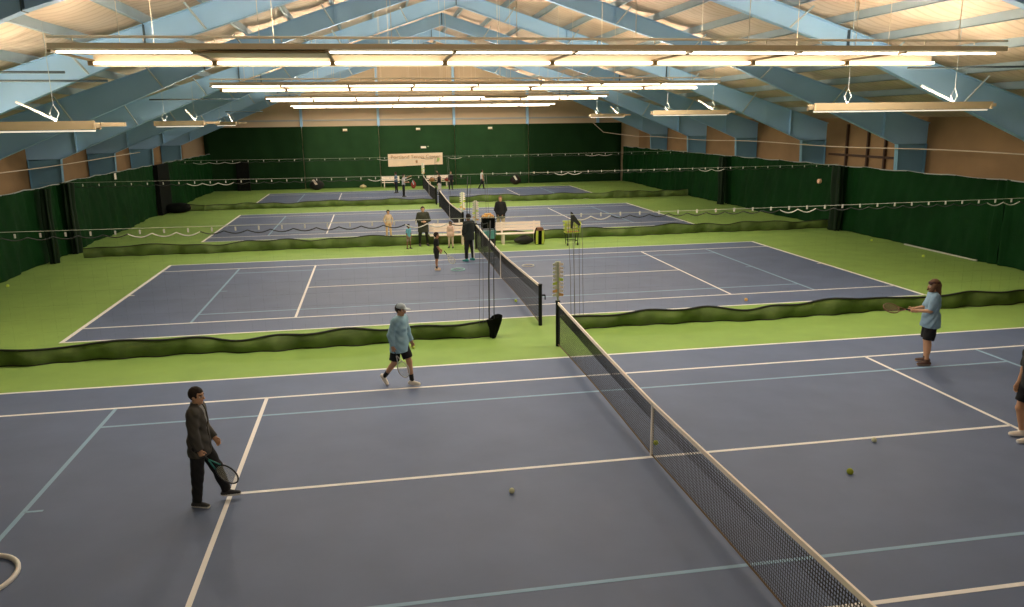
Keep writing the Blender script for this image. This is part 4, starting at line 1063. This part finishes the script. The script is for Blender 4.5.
simple((-2.14, 22.69), -1.45, 1.70, (.040, .042, .026), (.012, .014, .012), 'adult in dark olive coat and black trousers, hands folded, left of the left bench', hem=.30, o=.040, build=1.12, tname='coat', hair=(.05, .025, .015),
       pose=dict(lua=(.05, .28, -1), lfa=(.6, -.7, -.15), rua=(.05, .28, -1), rfa=(.6, -.7, -.15), lth=(0, .14, -1), rth=(0, .14, -1)), vox=.016,
       extra=dict(tops=[dict(name='coat', mat=('olive_coat', (.040, .042, .026)), o=.04, sleeve=1.9, hem=.30, collar=0), dict(name='scarf', mat=('pale_scarf', (.62, .58, .50)), o=-.02, sleeve=0, hem=-.30, collar=2)]))
simple((-2.81, 22.02), -.8, 1.02, (.12, .36, .46), (.30, .22, .18), 'small child in bright blue tee, standing on the green strip', head=1.24, skin='skin_d', sleeve=.9, hem=.10, blen=.85, bname='shorts', hair=(.012, .01, .008))
simple((-3.56, 25.86), -1.3, 1.24, (.60, .45, .30), (.62, .40, .20), 'child in cream and tan clothes on the third court, left of the group', head=1.16, pose=dict(lua=(0, .5, -1), rua=(0, .5, -1), lfa=(.3, -.2, -1), rfa=(.3, -.2, -1)))
simple((1.63, 25.14), -1.9, 1.82, (.010, .010, .012), (.46, .36, .24), 'adult in black jacket and khaki trousers standing behind the right bench', hair=(.16, .09, .05), hem=.16, o=.030, tname='jacket', vox=.016,
       pose=dict(lua=(.0, .25, -1), lfa=(.3, -.4, -.8), rua=(.0, .25, -1), rfa=(.3, -.4, -.8)))
simple((-2.04, 46.1), -.1, 1.62, (.48, .48, .52), (.012, .012, .014), 'far player in pale grey shirt and black trousers reaching right', sleeve=.9, pose=dict(lua=(.9, .3, .2), lfa=(1, 0, .4), rua=(.3, .3, -1), rfa=(.8, 0, .0)), vox=.022, extra=dict(cap=None))
simple((-2.45, 49.4), 2.8, 1.60, (.09, .14, .22), (.014, .014, .018), 'far player in dark blue behind the pale grey shirted one', skin='skin_d', vox=.024)
simple((1.83, 51.0), -1.2, 1.46, (.02, .013, .016), (.012, .010, .012), 'far person in dark clothes standing before the right back bench', vox=.024)
simple((.62, 47.0), 2.6, 1.58, (.010, .012, .014), (.62, .58, .54), 'far player in black top and pale trousers behind the third net post', vox=.024, pose=dict(rua=(.5, .4, .5), rfa=(.6, .2, 1)))
simple((4.32, 51.1), .15, 1.52, (.66, .60, .54), (.016, .015, .015), 'far player in white vest over dark sleeves, striding to the right', vox=.022, sleeve=.3,
       pose=dict(lth=(.4, .03, -1), lsn=(.1, .02, -1), rth=(-.35, .03, -1), rsn=(-.6, .02, -1)))
outv = V3(.50, -.86, 0); Ri = np.array([[math.cos(2.2), math.sin(2.2), 0], [-math.sin(2.2), math.cos(2.2), 0], [0,0,1]])
MB().tube([tuple(Ri @ (TR[k]+outv*o-V3(-.66, 18.48, 0))) for k, o in (('rhip', .124), ('rkn', .088), ('ran', .066))], .022, 6).build('trouser_stripe', cmat('grey_stripe', (.62, .62, .60)), TR['body'])
# child's racket
racket((-1.72, 16.95, .62), (.55, .0, -.75), (.2, 1, .2), 'pale racket held low by the child in black', 'string', 'string', scale=.85)

# ------------------------------------------------------------------ render look
SC.view_settings.view_transform = 'Standard'; SC.view_settings.look = 'None'; SC.view_settings.exposure = 0.14
w = bpy.data.worlds.new('world'); SC.world = w; w.use_nodes = True
w.node_tree.nodes['Background'].inputs[0].default_value = (.8, .75, .65, 1); w.node_tree.nodes['Background'].inputs[1].default_value = .02
